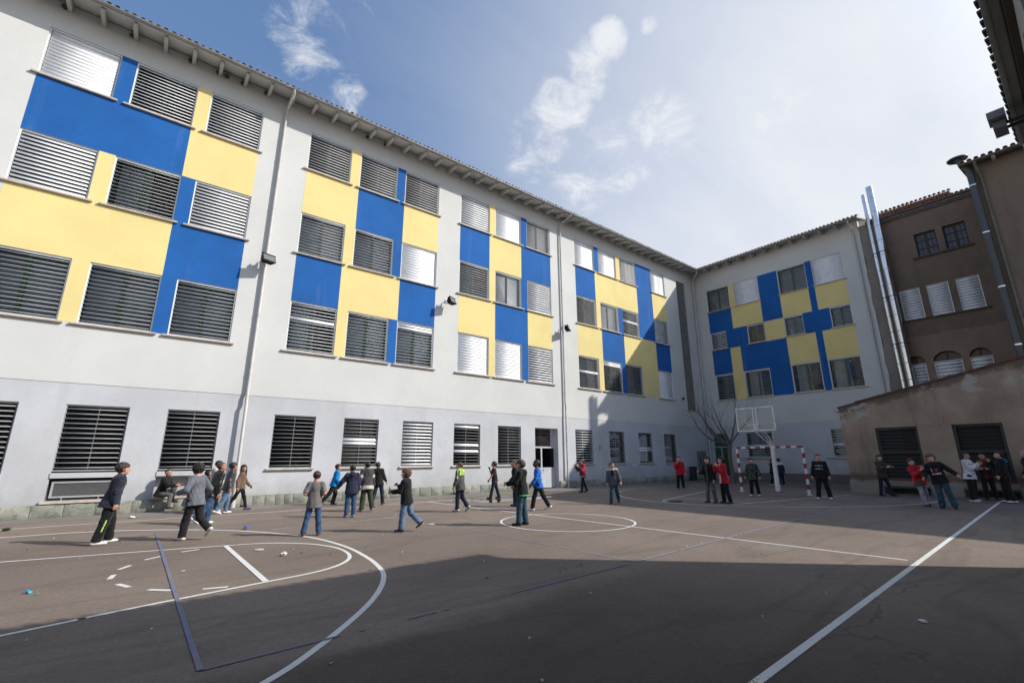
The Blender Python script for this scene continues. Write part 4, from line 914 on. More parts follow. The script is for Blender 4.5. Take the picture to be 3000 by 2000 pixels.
# litter bin
t = thing('litter_bin', 'dark wheeled litter bin against the wall near the service doors', 'bin', (29.6, -.42, 0))
mb = MB(); mb.add([(-.15, -.15, .06), (.15, -.15, .06), (.15, .15, .06), (-.15, .15, .06), (-.19, -.19, .86), (.19, -.19, .86), (.19, .19, .86), (-.19, .19, .86)], [(3, 2, 1, 0), (4, 5, 6, 7), (0, 1, 5, 4), (1, 2, 6, 5), (2, 3, 7, 6), (3, 0, 4, 7)]); mb.build('body', simple('bin_plastic', (.025, .03, .035), .5, 0, .15, 6), t)
mb = MB(); mb.box(-.2, .2, -.2, .2, .862, .92); mb.build('lid', simple('bin_lid', (.03, .035, .04), .45, 0, .15, 6), t)
for sx in (-.13, .13): mb = MB(); mb.tube([(sx-.02, .14, .07), (sx+.02, .14, .07)], .07, 14); mb.build('wheel', M_black, t)

# ------------------------------------------------------------------ goal
goal = thing('football_goal', 'red and white striped football goal frame without net', 'goal', (21.8, -8.78, 0), -math.pi/2)
HW, GH, s_ = 1.38, 1.93, .042
def bars(n, fn):
    for i in range(n): fn(i)
nb = 13
for i in range(nb):
    a = -HW+2*HW*i/nb; b = -HW+2*HW*(i+1)/nb
    mb = MB(); mb.box(a, b, -s_, s_, GH-.04, GH+.045); mb.build('crossbar_stripe', M_red if i % 2 == 0 else M_wpaint, goal)
for sx in (-HW, HW):
    n = 9
    for i in range(n):
        a = (GH-.04)*i/n; b = (GH-.04)*(i+1)/n
        mb = MB(); mb.box(sx-s_, sx+s_, -s_*.99, s_*.99, a, b); mb.build('post_stripe', M_wpaint if i % 2 == 0 else M_red, goal)
    mb = MB(); mb.box(sx-.09, sx+.09, -.09, .09, .0, .012); mb.build('base_plate', M_wpaint, goal)

# ------------------------------------------------------------------ basketball hoop
rust = simple('worn_white_steel', (.74, .735, .72), .55, 0, .08, 5, .1)
t_ = NT('rusty_white_steel'); p_ = t_.coord(); nn = t_.noise(p_, 14, 5, .7); t_.col(t_.mix(t_.rng(nn, .58, .63), (.80, .80, .78), (.12, .065, .04))); t_.rough(.65); rusty = t_.m
hoop = thing('basketball_hoop', 'white basketball hoop with clear backboard on a leaning post', 'basketball hoop', (22.9, -8.5, 0), -math.pi/2)
mb = MB(); mb.add([(-.078, -.078, 0), (.078, -.078, 0), (.078, .078, 0), (-.078, .078, 0), (-.062, -.062, 1.98), (.062, -.062, 1.98), (.062, .062, 1.98), (-.062, .062, 1.98)], [(3, 2, 1, 0), (4, 5, 6, 7), (0, 1, 5, 4), (1, 2, 6, 5), (2, 3, 7, 6), (3, 0, 4, 7)])
mb.box(-.085, .085, -.085, .085, 1.981, 2.03); mb.tube([(-.05, 0, 2.03), (-.05, 0, 2.22)], .06, 12); mb.build('post', rusty if False else rust, hoop)
mb = MB(); mb.box(-.16, .16, -.14, .14, 0, .02); mb.build('base_plate', simple('dark_base_plate', (.06, .055, .05), .8, .2, .2, 8), hoop)
yb = -1.35; bw, b0, b1 = .83, 2.64, 3.70
def arm_pts(x, p0, p1, p2): return [tuple(Vector((x0*(1-u)**2+2*x1*u*(1-u)+x2*u*u for x0, x1, x2 in zip(p0, p1, p2)))) for u in [i/14 for i in range(15)]]
for sx in (-.05, .06):
    mb = MB(); mb.tube(arm_pts(0, (sx, -.02, 2.02), (sx*1.2, -.35, 2.55), (sx*1.5, -1.3, 2.75)), .032, 10); mb.build('curved_arm', rust, hoop)
for sx in (-1, 1):
    mb = MB(); mb.tube([(sx*.06, 0, 2.02), (sx*(bw-.04), yb+.05, 3.42 if sx < 0 else 3.6)], .026, 10); mb.build('strut', rust, hoop)
mb = MB(); f = .05
mb.box(-bw, bw, yb-.02, yb+.02, b0, b0+f); mb.box(-bw, bw, yb-.02, yb+.02, b1-f, b1); mb.box(-bw, -bw+f, yb-.02, yb+.02, b0+f, b1-f); mb.box(bw-f, bw, yb-.02, yb+.02, b0+f, b1-f)
mb.box(-.085, -.05, yb-.018, yb+.018, b0+.25, b1-f); mb.box(.05, .085, yb-.018, yb+.018, b0+.25, b1-f); bb = mb.build('backboard_frame', rusty, hoop)
mb = MB(); mb.add([(-bw+f, yb-.003, b0+f), (bw-f, yb-.003, b0+f), (bw-f, yb-.003, b1-f), (-bw+f, yb-.003, b1-f)], [(0, 1, 2, 3)]); mb.build('clear_panel', glass_mat('scuffed_acrylic', (.9, .9, .9), .16, (.6, .6, .58), .12), bb)
mb = MB(); mb.box(-.11, .11, yb-.05, yb-.021, b0+.06, b0+.30); mb.build('rim_plate', rust, hoop)
mb = MB(); mb.tube([(.225*math.cos(a), yb-.29+.225*math.sin(a), b0+.24) for a in np.linspace(0, 2*math.pi, 33)], .012, 8); mb.tube([(-.06, yb-.05, b0+.2), (-.12, yb-.11, b0+.235)], .01, 6); mb.tube([(.06, yb-.05, b0+.2), (.12, yb-.11, b0+.235)], .01, 6); mb.build('rim', rust, hoop)

# ------------------------------------------------------------------ bare tree
bark = simple('bark', (.14, .12, .10), .92, 0, .3, 14, .9, .2, bscale=30)
tree = thing('bare_tree', 'leafless pollarded tree with long thin shoots before the wing door', 'tree', (28.1, -3.85, 0))
rnd = random.Random(11)
tr = MB(); tr.tube([(0, 0, 0), (.02, .0, .6), (-.02, .03, 1.4), (.0, .0, 2.05), (.05, -.03, 2.35)], [.16, .12, .11, .12, .135], 14); tr.build('trunk', bark, tree)
tw = MB()
def shoot(p, d, L, r):
    p = Vector(p); pts = [p.copy()]; rs = [r]; n = 6; d = d.normalized()
    for i in range(n):
        d = (d+Vector((rnd.uniform(-.12, .12), rnd.uniform(-.12, .12), rnd.uniform(.0, .12)))).normalized(); p = p+d*L/n; pts.append(p.copy()); rs.append(r*(1-.8*(i+1)/n))
    tw.tube(pts, rs, 4, caps=False)
    if L > .8 and rnd.random() < .7:
        q = pts[rnd.randint(2, 4)]; shoot(q, d+Vector((rnd.uniform(-.6, .6), rnd.uniform(-.6, .6), .1)), L*.45, r*.5)
limbs = []
for ang, L, rise in ((100, 3.5, .40), (150, 2.7, .6), (60, 2.7, .6), (215, 2.2, .7), (285, 1.9, .8), (330, 2.5, 1.6), (120, 2.3, 1.6), (75, 2.0, 1.1)):
    a = R(ang); d = Vector((math.cos(a), math.sin(a), rise)).normalized(); p = Vector((.03, -.02, 2.2+rnd.uniform(-.1, .15))); pts = [p.copy()]; rs = [.062]; n = 9
    for i in range(n):
        d = (d+Vector((rnd.uniform(-.22, .22), rnd.uniform(-.22, .22), rnd.uniform(-.12, .2)))).normalized(); p = p+d*L/n; pts.append(p.copy()); rs.append(.062*(1-.68*(i+1)/n)*(1.15 if i % 3 == 2 else 1))
        if i >= 2:
            for _ in range(2):
                shoot(p, Vector((d.x*.5+rnd.uniform(-.5, .5), d.y*.5+rnd.uniform(-.5, .5), rnd.uniform(.35, 1.1))), rnd.uniform(.5, 1.9), rnd.uniform(.005, .009))
    for _ in range(5): shoot(pts[-1], Vector((d.x*.8+rnd.uniform(-.6, .6), d.y*.8+rnd.uniform(-.6, .6), rnd.uniform(.1, 1.0))), rnd.uniform(.8, 2.1), rnd.uniform(.005, .009))
    lm = MB(); lm.tube(pts, rs, 9); lm.build('branch', bark, tree)
o = tw.build('twigs', simple('twig_bark', (.10, .08, .065), .9, 0, .2, 8), tree); o['kind'] = 'stuff'

# ------------------------------------------------------------------ litter, weeds
def blob(name, loc, s, mat, label, group=None, cat='litter', seed=0):
    rn = random.Random(seed); bm = bmesh.new(); bmesh.ops.create_icosphere(bm, subdivisions=2, radius=1)
    for v in bm.verts: v.co *= rn.uniform(.65, 1.15)
    me = bpy.data.meshes.new(name); bm.to_mesh(me); bm.free(); me.materials.append(mat)
    o = link(name, me, None, loc, (rn.uniform(0, .5), rn.uniform(0, .5), rn.uniform(0, 6))); o.scale = s; return tag(o, label, cat, group)
paper = simple('white_litter', (.70, .70, .70), .7, 0, .1, 20); foil = simple('blue_foil', (.16, .17, .50), .3, .3, .3, 30); cyan = simple('cyan_plastic', (.02, .25, .42), .4, 0, .2, 20)
blob('crumpled_wrapper', (2.15, -5.85, .045), (.075, .06, .05), foil, 'crumpled violet blue foil wrapper by the three point line', seed=1)
blob('crumpled_wrapper', (-.75, -9.95, .016), (.045, .028, .02), cyan, 'crumpled cyan wrapper at the left edge of the yard', seed=2)
blob('crumpled_paper', (2.08, -9.55, .03), (.055, .045, .035), paper, 'crumpled white paper inside the free throw circle', seed=3)
blob('crumpled_paper', (.15, -1.55, .025), (.11, .06, .03), paper, 'crumpled white paper on the cement below the seated boy', seed=4)
blob('crumpled_paper', (6.0, -16.7, .012), (.05, .03, .015), paper, 'white paper scrap near the front right of the yard', seed=5)
blob('crumpled_paper', (23.2, -9.6, .03), (.14, .07, .035), paper, 'white paper lying right of the hoop post', seed=6)
def disc(x, y, r, label, mat=paper):
    mb = MB(); n = 20; mb.add([(r*math.cos(2*math.pi*i/n), r*math.sin(2*math.pi*i/n), 0) for i in range(n)]+[(r*math.cos(2*math.pi*i/n), r*math.sin(2*math.pi*i/n), .008) for i in range(n)], [tuple(range(n))[::-1], tuple(range(n, 2*n))]+[(i, (i+1) % n, n+(i+1) % n, n+i) for i in range(n)])
    return tag(mb.build('flat_disc', mat, None, (x, y, .006)), label, 'litter')
dm = simple('pale_cap', (.5, .48, .44), .8, 0, .15, 20)
disc(1.88, -8.75, .075, 'pale round disc on the asphalt inside the free throw circle', dm)
disc(5.68, -7.85, .085, 'pale round disc on the asphalt near the green packet boy', dm)
bits = simple('litter_flake', (.50, .48, .45), .8, 0, .2, 20)
rn = random.Random(3)
def flake_me(s):
    mb = MB(); mb.add([(-s, -s*.5, 0), (s*.8, -s*.6, .003), (s, s*.5, .009), (-s*.7, s*.6, .012)], [(0, 1, 2, 3)]); mb.add([(-s, -s*.5, -.002), (s*.8, -s*.6, .001), (s, s*.5, .007), (-s*.7, s*.6, .010)], [(3, 2, 1, 0)])
    o = mb.build('f', bits); me = o.data; bpy.data.objects.remove(o); return me
FM = [flake_me(s) for s in (.013, .018, .026)]
for i in range(70):
    x, y = rn.uniform(-1.5, 18), rn.uniform(-16.5, -2.6)
    if i < 30: x, y = rn.uniform(-1, 9), rn.uniform(-16, -6)
    o = link('paper_flake', rn.choice(FM), None, (x, y, .006), (0, 0, rn.uniform(0, 6))); tag(o, 'tiny pale paper flake scattered on the asphalt', 'litter', 'paper flakes on the asphalt')
leafm = simple('weed_leaf', (.05, .085, .022), .7, 0, .3, 12)
def weed(x, y, s, label, seed):
    rw = random.Random(seed); mb = MB()
    for i in range(46):
        a = rw.uniform(0, 6.28); r = rw.uniform(0, .5)*s; h = rw.uniform(.2, 1)*s; w = s*.12; d = Vector((math.cos(a), math.sin(a), 0)); q = Vector((-d.y, d.x, 0))*w
        b0 = d*r; tip = d*(r+s*.5)+Vector((0, 0, h)); m = (b0+tip)/2+Vector((0, 0, s*.12))
        mb.add([b0, m+q, tip, m-q], [(0, 1, 2, 3)])
    tag(mb.build('weed', leafm, None, (x, y, .0)), label, 'weed', None)
weed(2.95, -.24, .1, 'green weed at the plinth right of the first downpipe', 1); weed(11.0, -.26, .15, 'green weed tuft at the plinth behind the puddle', 2); weed(-2.0, -2.75, .09, 'mossy weed tuft at the left edge near the sideline', 3)
weed(18.35, -.26, .08, 'small weed at the plinth right of the white door', 4); weed(5.7, -.24, .07, 'small weed at the plinth behind the walkers', 5)
# ------------------------------------------------------------------ people: bodies and clothes grown from blended limb shapes (surface nets)
F32 = np.float32
def rot(ax, deg):
    a = R(deg); c_, s_ = math.cos(a), math.sin(a)
    return np.array({'x': [[1, 0, 0], [0, c_, -s_], [0, s_, c_]], 'y': [[c_, 0, s_], [0, 1, 0], [-s_, 0, c_]], 'z': [[c_, -s_, 0], [s_, c_, 0], [0, 0, 1]]}[ax])
def d_cone(p, a, b, ra, rb):
    a = np.asarray(a, F32); b = np.asarray(b, F32); ab = b-a; t = np.clip(((p-a) @ ab)/max(1e-9, float(ab @ ab)), 0, 1)
    q = p-a-t[:, None]*ab
    return np.sqrt((q*q).sum(1))-(ra+(rb-ra)*t)
def d_ell(p, c, M, r):
    q = (p-np.asarray(c, F32)) @ np.asarray(M, F32); r = np.asarray(r, F32)
    k0 = np.sqrt(((q/r)**2).sum(1)); return (k0-1)*float(r.min())*np.minimum(1.0, .55+.45*k0)
def smin(a, b, kk):
    h = np.clip(.5+.5*(b-a)/kk, 0, 1); return b+(a-b)*h-kk*h*(1-h)
def wob(p, sc, seed):
    rs = np.random.RandomState(seed); o = np.zeros(len(p), F32)
    for i in range(5):
        kv = rs.normal(size=3)*sc*(1+.5*i); o += np.sin(p @ kv.astype(F32)+rs.uniform(0, 6)+1.3*np.sin(p @ (rs.normal(size=3)*sc*.6).astype(F32)))/(1+.5*i)
    return o/2.4
def mesh_sdf(fn, lo, hi, h):
    lo = np.asarray(lo, float)-3*h; hi = np.asarray(hi, float)+3*h
    nc = np.ceil((hi-lo)/(4*h)).astype(int)+1; n = nc*4
    cc = [lo[i]+4*h*(np.arange(nc[i])+.375) for i in range(3)]
    g = np.stack(np.meshgrid(*cc, indexing='ij'), -1).reshape(-1, 3).astype(F32)
    fc = fn(g).reshape(nc)
    Fd = np.repeat(np.repeat(np.repeat(fc, 4, 0), 4, 1), 4, 2).astype(F32)
    near = np.abs(fc) < 4*h*1.9
    msk = np.repeat(np.repeat(np.repeat(near, 4, 0), 4, 1), 4, 2)
    idx = np.argwhere(msk); pts = (lo+idx*h).astype(F32)
    Fd[msk] = fn(pts)
    ins = Fd < 0
    cor = [(i, j, l) for i in (0, 1) for j in (0, 1) for l in (0, 1)]
    sh = tuple(np.array(Fd.shape)-1)
    cnt = sum(ins[i:i+sh[0], j:j+sh[1], l:l+sh[2]].astype(np.int8) for i, j, l in cor)
    act = (cnt > 0) & (cnt < 8); ci = np.argwhere(act); m = len(ci)
    vid = np.full(sh, -1, np.int32); vid[act] = np.arange(m)
    acc_ = np.zeros((m, 3)); w = np.zeros(m)
    for ax in range(3):
        for a in cor:
            if a[ax]: continue
            b = list(a); b[ax] = 1
            fa = Fd[ci[:, 0]+a[0], ci[:, 1]+a[1], ci[:, 2]+a[2]]; fb = Fd[ci[:, 0]+b[0], ci[:, 1]+b[1], ci[:, 2]+b[2]]
            s_ = (fa < 0) != (fb < 0); t = np.where(s_, fa/np.where(s_, fa-fb, 1), 0)
            pt = np.tile(np.array(a, float), (m, 1)); pt[:, ax] += t
            acc_ += pt*s_[:, None]; w += s_
    V = lo+(ci+acc_/np.maximum(w, 1)[:, None])*h
    Q = []
    for ax in range(3):
        o1, o2 = [(1, 2), (2, 0), (0, 1)][ax]
        sl = [slice(1, None)]*3; sl[ax] = slice(None)
        A = ins; e0 = [slice(None)]*3; e1 = [slice(None)]*3; e0[ax] = slice(0, -1); e1[ax] = slice(1, None)
        ch = A[tuple(e0)] != A[tuple(e1)]
        ed = np.argwhere(ch); ok = (ed[:, o1] > 0) & (ed[:, o2] > 0) & (ed[:, o1] < Fd.shape[o1]-1) & (ed[:, o2] < Fd.shape[o2]-1); ed = ed[ok]
        sg = A[ed[:, 0], ed[:, 1], ed[:, 2]]
        def cell(d1, d2):
            c_ = ed.copy(); c_[:, o1] += d1; c_[:, o2] += d2; return vid[c_[:, 0], c_[:, 1], c_[:, 2]]
        q = np.stack([cell(-1, -1), cell(0, -1), cell(0, 0), cell(-1, 0)], 1)
        q[~sg] = q[~sg][:, ::-1]; Q.append(q)
    Q = np.concatenate(Q); Q = Q[(Q >= 0).all(1)]
    return V, Q
def np_mesh(name, V, Q, mats, mi=None):
    me = bpy.data.meshes.new(name); me.vertices.add(len(V)); me.vertices.foreach_set('co', V.astype(F32).ravel())
    me.loops.add(len(Q)*4); me.loops.foreach_set('vertex_index', Q.astype(np.int32).ravel()); me.polygons.add(len(Q))
    me.polygons.foreach_set('loop_start', np.arange(len(Q), dtype=np.int32)*4)
    for m in mats: me.materials.append(m)
    if mi is not None: me.polygons.foreach_set('material_index', mi.astype(np.int32))
    me.polygons.foreach_set('use_smooth', np.ones(len(Q), bool)); me.update(calc_edges=True); me.validate(); return me

def cloth(name, c, rough=.85, kind='cloth'):
    key = 'cloth_'+name
    if key in MATS: return MATS[key]
    t = NT(key); p = t.coord()
    a = t.noise(p, 7, 5, .6); b = t.noise(p, 120, 3, .6)
    if kind == 'denim':
        col = t.mix(t.rng(a, .35, .7), k(c, .7), k(c, 1.45)); col = t.mix(t.math('MULTIPLY', t.rng(b, .4, .7), .35), col, k(c, 1.9))
    else: col = t.mix(t.rng(a, .3, .7), k(c, .82), k(c, 1.18))
    t.col(col); t.rough(rough); t.b.inputs['Specular IOR Level'].default_value = .5 if kind == 'leather' else .2
    if kind != 'leather': t.b.inputs['Sheen Weight'].default_value = .15
    t.bump(t.math('ADD', t.math('MULTIPLY', b, .3), t.noise(p, 16, 4, .6)), .5, .012); MATS[key] = t.m; return t.m
def skin(name, c):
    key = 'skin_'+name
    if key in MATS: return MATS[key]
    t = NT(key); p = t.coord(); a = t.noise(p, 18, 4, .6)
    t.col(t.mix(t.rng(a, .3, .7), k(c, .88), (min(1, c[0]*1.1), c[1]*1.0, c[2]*.98))); t.rough(.5); t.b.inputs['Subsurface Weight'].default_value = .06; t.b.inputs['Subsurface Radius'].default_value = (.02, .008, .005)
    MATS[key] = t.m; return t.m
def hairm(name, c):
    key = 'hair_'+name
    if key in MATS: return MATS[key]
    t = NT(key); p = t.coord(); a = t.noise(p, 60, 4, .7, (1, 1, .25)); t.col(t.mix(t.rng(a, .3, .7), k(c, .55), k(c, 1.5))); t.rough(.5); t.bump(a, .9, .01); MATS[key] = t.m; return t.m
C_EYE = simple('eye_dark', (.02, .015, .012), .3, 0, .1, 9); C_LIP = simple('lip', (.33, .10, .085), .5, 0, .1, 9)
SK = dict(fair=skin('fair', (.56, .33, .24)), tan=skin('tan', (.40, .215, .14)), dark=skin('dark', (.075, .04, .028)))
HR = dict(black=hairm('black', (.014, .011, .010)), dbrown=hairm('dbrown', (.035, .020, .013)), brown=hairm('brown', (.075, .042, .024)), auburn=hairm('auburn', (.12, .055, .03)), grey=hairm('grey', (.32, .32, .33)))

def build_person(label, pos, H, face, pose=None, up=None, legs=None, shoes=None, hair=None, sk='fair', h=.009, seat=None, group='children in the school yard', bulk=1.0, extra=None):
    """pose angles in degrees; arms/legs given as (right, left); face = world heading angle (0 = +X, counter clockwise)"""
    P = dict(lean=4, side=0, twist=0, head=(0, 0), sh=((8, 10), (8, 10)), el=(18, 18), tw=(0, 0), hip=((8, 3), (-8, 3)), knee=(6, 10), foot=(0, 0), hand=(.45, .45))
    P.update(pose or {})
    up = dict(dict(mat=None, hem=-.055, bulk=1.12, sleeve=1.0, hood=False, collar=True, wr=.0066, zones=()), **(up or {}))
    legs = dict(dict(mat=None, bulk=1.0, flare=1.0, zones=()), **(legs or {})); shoes = dict(dict(mat=None, sole=None), **(shoes or {})); hair = dict(dict(mat=HR['dbrown'], style='short'), **(hair or {}))
    seed = abs(hash(label)) % 1000 if False else sum(ord(c_) for c_ in label) % 997
    hs = 1.07 if H < 1.6 else 1.0                                    # head a little larger on children
    T = rot('z', P['twist']) @ rot('y', P['side']) @ rot('x', -P['lean'])
    pel = np.zeros(3)
    neck = T @ np.array([0, 0, .318]); Hd = T @ rot('z', P['head'][0]) @ rot('x', P['head'][1]-0.6*(-P['lean'])*0+P['lean']*.7)
    headc = neck+Hd @ np.array([0, .012, .083*hs])
    J = {}
    for s_, nm in ((1, 'R'), (-1, 'L')):
        i = 0 if s_ > 0 else 1
        fl, ab = P['sh'][i]; A = T @ rot('y', -s_*ab) @ rot('x', fl) @ rot('z', s_*P['tw'][i])
        shd = T @ np.array([s_*.094*bulk**.5, -.004, .286]); elb = shd+A @ np.array([0, 0, -.163]); Fm = A @ rot('x', P['el'][i]); wr = elb+Fm @ np.array([0, 0, -.140])
        J[nm] = dict(sh=shd, el=elb, wr=wr, F=Fm, s=s_)
        fl, ab = P['hip'][i]; L = rot('z', P['twist']*.3) @ rot('y', -s_*ab) @ rot('x', fl); hip = np.array([s_*.05, 0, -.005]); kn = hip+L @ np.array([0, 0, -.235]); K_ = L @ rot('x', -P['knee'][i]); an = kn+K_ @ np.array([0, 0, -.232])
        Ft = rot('z', P['twist']*.3-s_*8) @ rot('x', -P['foot'][i])
        J[nm].update(hip=hip, kn=kn, an=an, Ft=Ft, K=K_)
    low = min((J[n]['an']+J[n]['Ft'] @ np.array(q))[2] for n in 'RL' for q in ((0, -.03, -.042), (0, .1, -.042)))
    off = np.array([0, 0, -low])
    if seat is not None: off = np.array([0, 0, seat/H+.075])
    def sh_(v): return v+off
    pel = sh_(pel); neck = sh_(neck); headc = sh_(headc)
    for n in 'RL':
        for q in ('sh', 'el', 'wr', 'hip', 'kn', 'an'): J[n][q] = sh_(J[n][q])
    TT = T.astype(F32); FL = np.array([1, 1.42, 1], F32)
    def tl(p): return ((p-pel.astype(F32)) @ TT)
    def torso(p, b, hem_r=1.0, z0=-.05):
        q = tl(p)*FL
        d = d_cone(q, (0, 0, z0), (0, 0, .11), .090*b*hem_r if z0 < 0 else .074*b, .084*b); d = smin(d, d_cone(q, (0, .0, .11), (0, 0, .225), .084*b, .099*b), .03)
        d = smin(d, d_cone(q, (-.070*bulk, 0, .270), (.070*bulk, 0, .270), .042*b, .042*b), .04)
        d = smin(d, d_cone(q, (0, -.01, .27), (0, 0, .325), .058*b, .040), .03); return d*.82
    def arm(p, n, b, r0=.039, r1=.033, r2=.025):
        j = J[n]; return smin(d_cone(p, j['sh'], j['el'], r0*b, r1*b), d_cone(p, j['el'], j['wr'], r1*b, r2*b), .015)
    def leg(p, n, b, fl=1.0):
        j = J[n]; return smin(d_cone(p, j['hip'], j['kn'], .062*b, .044*b), d_cone(p, j['kn'], j['an'], .044*b, .034*b*fl), .02)
    def pelvis(p, b):
        q = tl(p)*np.array([1, 1.22, 1], F32); return d_cone(q, (-.03, -.004, -.01), (.03, -.004, -.01), .078*b, .078*b)*.85
    allp = [headc+np.array([0, 0, .1]), headc-np.array([.1, .1, 0]), headc+np.array([.1, .1, 0])]+[J[n][q] for n in 'RL' for q in ('sh', 'el', 'wr', 'hip', 'kn', 'an')]
    lo = np.min(allp, 0)-.12; hi = np.max(allp, 0)+.12
    hv = h/H
    # ---- body
    fing = []
    for n in 'RL':
        j = J[n]; Fm = j['F']; s_ = j['s']; cu = P['hand'][0 if s_ > 0 else 1]
        w = j['wr']; pm = w+Fm @ np.array([0, .004, -.045]); pr = [(w, w+Fm @ np.array([0, 0, -.02]), .017, .018), (w+Fm @ np.array([0, -.008, -.022]), pm+Fm @ np.array([0, -.012, 0]), .013, .012), (w+Fm @ np.array([0, .010, -.022]), pm+Fm @ np.array([0, .012, 0]), .013, .012)]
        for fi, ln in enumerate((.040, .046, .043, .034)):
            b0 = w+Fm @ np.array([0, .020-.0133*fi, -.046]); B1 = rot('y', s_*35*cu*1.6); B2 = rot('y', s_*75*cu*1.6)
            m1 = b0+Fm @ B1 @ np.array([0, 0, -ln*.55]); m2 = m1+Fm @ B2 @ np.array([0, 0, -ln*.5]); pr += [(b0, m1, .0072, .0068), (m1, m2, .0068, .0058)]
        tb = w+Fm @ np.array([-s_*.004, .018, -.018]); t1 = tb+Fm @ np.array([-s_*.016, .020, -.018]); t2 = t1+Fm @ np.array([-s_*.014*cu*2, .004, -.022]); pr += [(tb, t1, .010, .008), (t1, t2, .008, .0065)]
        fing.append((w+Fm @ np.array([0, 0, -.045]), pr))
    HM = Hd.astype(F32); hc = headc.astype(F32)
    def headf(p):
        q = ((p-hc) @ HM)/hs
        d = d_ell(q, (0, -.008, .018), np.eye(3), (.0515, .064, .056)); d = smin(d, d_ell(q, (0, .018, -.024), np.eye(3), (.040, .045, .047)), .02)
        d = smin(d, d_cone(q, (0, .050, .008), (0, .069, -.012), .006, .0095), .008); d = smin(d, d_cone(q, (-.012, .048, -.035), (.012, .048, -.035), .010, .010), .008)
        d = np.minimum(d, d_ell(q, (.053, -.004, 0), np.eye(3), (.007, .014, .019))); d = np.minimum(d, d_ell(q, (-.053, -.004, 0), np.eye(3), (.007, .014, .019)))
        for sx in (-1, 1): d = np.maximum(d, -d_ell(q, (sx*.021, .068, .010), np.eye(3), (.012, .012, .008)))
        return d*hs
    def bodyf(p):
        d = torso(p, .86, 1, .03)
        for n in 'RL': d = smin(d, arm(p, n, .88, .036, .030, .0215), .012); d = smin(d, leg(p, n, .70*min(1, legs['bulk']), .8), .008)
        d = smin(d, pelvis(p, .78*min(1, legs['bulk'])), .012)
        d = smin(d, d_cone(p, neck-T @ np.array([0, 0, .03]), headc-Hd @ np.array([0, .012, .03]), .034, .031), .018)
        m = (((p-hc)**2).sum(1) < .15**2)
        if m.any(): dh = headf(p[m]); d[m] = smin(d[m], dh, .012)
        for c_, pr in fing:
            m = (((p-c_.astype(F32))**2).sum(1) < .13**2)
            if m.any():
                q = p[m]; dd = None
                for i, (a, b, ra, rb) in enumerate(pr):
                    e = d_cone(q, a, b, ra, rb); dd = e if dd is None else (smin(dd, e, .008) if i < 3 else smin(dd, e, .003))
                d[m] = smin(d[m], dd, .006)
        for n in 'RL':
            j = J[n]; d = smin(d, d_cone(p, j['an'], j['an']+j['Ft'] @ np.array([0, .05, -.022]), .022, .018), .01)
        return d
    root = thing('person', label, 'person', (pos[0], pos[1], 0), face-math.pi/2, group)
    V, Q = mesh_sdf(bodyf, lo, hi, hv)
    fcn = V[Q].mean(1); q = ((fcn-headc) @ Hd)/hs; mi = np.zeros(len(Q), int)
    for sx in (-1, 1): mi[(((q-np.array([sx*.021, .056, .010]))/np.array([.0085, .02, .005]))**2).sum(1) < 1] = 1
    for sx in (-1, 1): mi[(((q-np.array([sx*.022, .058, .0245]))/np.array([.013, .02, .0028]))**2).sum(1) < 1] = 3
    mi[(((q-np.array([0, .06, -.033]))/np.array([.014, .02, .005]))**2).sum(1) < 1] = 2
    body = link('body', np_mesh('body', V*H, Q, [SK[sk], C_EYE, C_LIP, hair['mat']], mi), root)
    # ---- upper garment
    cl_h = hv*1.0
    b = up['bulk']; hem = up['hem']; sl = up['sleeve']
    def upf(p, hood=False):
        d = torso(p, b, 1.04)
        d = smin(d, d_cone(tl(p)*np.array([1, 1.25, 1], F32), (0, -.008, min(hem, -.02)), (0, -.004, .08), .118*b**.4*max(1, legs['bulk'])**.7, .092*b**.5)*.85, .03)
        for n in 'RL':
            j = J[n]
            if sl >= .99:
                ax = (j['wr']-j['el'])/np.linalg.norm(j['wr']-j['el']); fo = np.maximum(d_cone(p, j['el'], j['wr'], .037*b, .031*b), (p-(j['wr']+ax*.004).astype(F32)) @ ax.astype(F32)); e = smin(d_cone(p, j['sh'], j['el'], .042*b, .037*b), fo, .015)
            else:
                e = d_cone(p, j['sh'], j['sh']+(j['el']-j['sh'])*sl, .039*b, .040*b); ax = (j['el']-j['sh'])/np.linalg.norm(j['el']-j['sh']); e = np.maximum(e, (p-(j['sh']+(j['el']-j['sh'])*sl).astype(F32)) @ ax.astype(F32))
            d = smin(d, e, .02)
        d = d+wob(p*np.array([1, 1, .55], F32), 48, seed)*up['wr']+wob(p, 110, seed+3)*up['wr']*.35
        q = tl(p); d = np.maximum(d, hem-q[:, 2])
        d = np.maximum(d, q[:, 2]-(.345 if up['collar'] else .322))
        if up['hood']:
            d = smin(d, d_ell(q, (0, -.062, .285), np.eye(3), (.062, .040, .060)), .018)
        if up['collar']: d = smin(d, d_cone(q, (0, -.006, .30), (0, .004, .335), .052, .046), .012); d = np.maximum(d, -d_cone(q, (0, .004, .325), (0, .01, .40), .036, .046))
        return d
    js = [J[n][q] for n in 'RL' for q in ('sh', 'el', 'wr')]+[pel-.1, pel+.12, neck+.05]
    lo2 = np.min(js, 0)-.13; hi2 = np.max(js, 0)+.1
    V, Q = mesh_sdf(upf, lo2, hi2, cl_h); fcn = V[Q].mean(1); mats = [up['mat']]; mi = np.zeros(len(Q), int)
    L = (fcn-pel) @ T
    dA = np.stack([arm(fcn.astype(F32), n, 1.0) for n in 'RL'], 1); dT = torso(fcn.astype(F32), 1.0); isarm = dA.min(1) < dT-.006; side = np.where(dA[:, 0] < dA[:, 1], 1, -1)
    sp_ = np.zeros(len(Q))
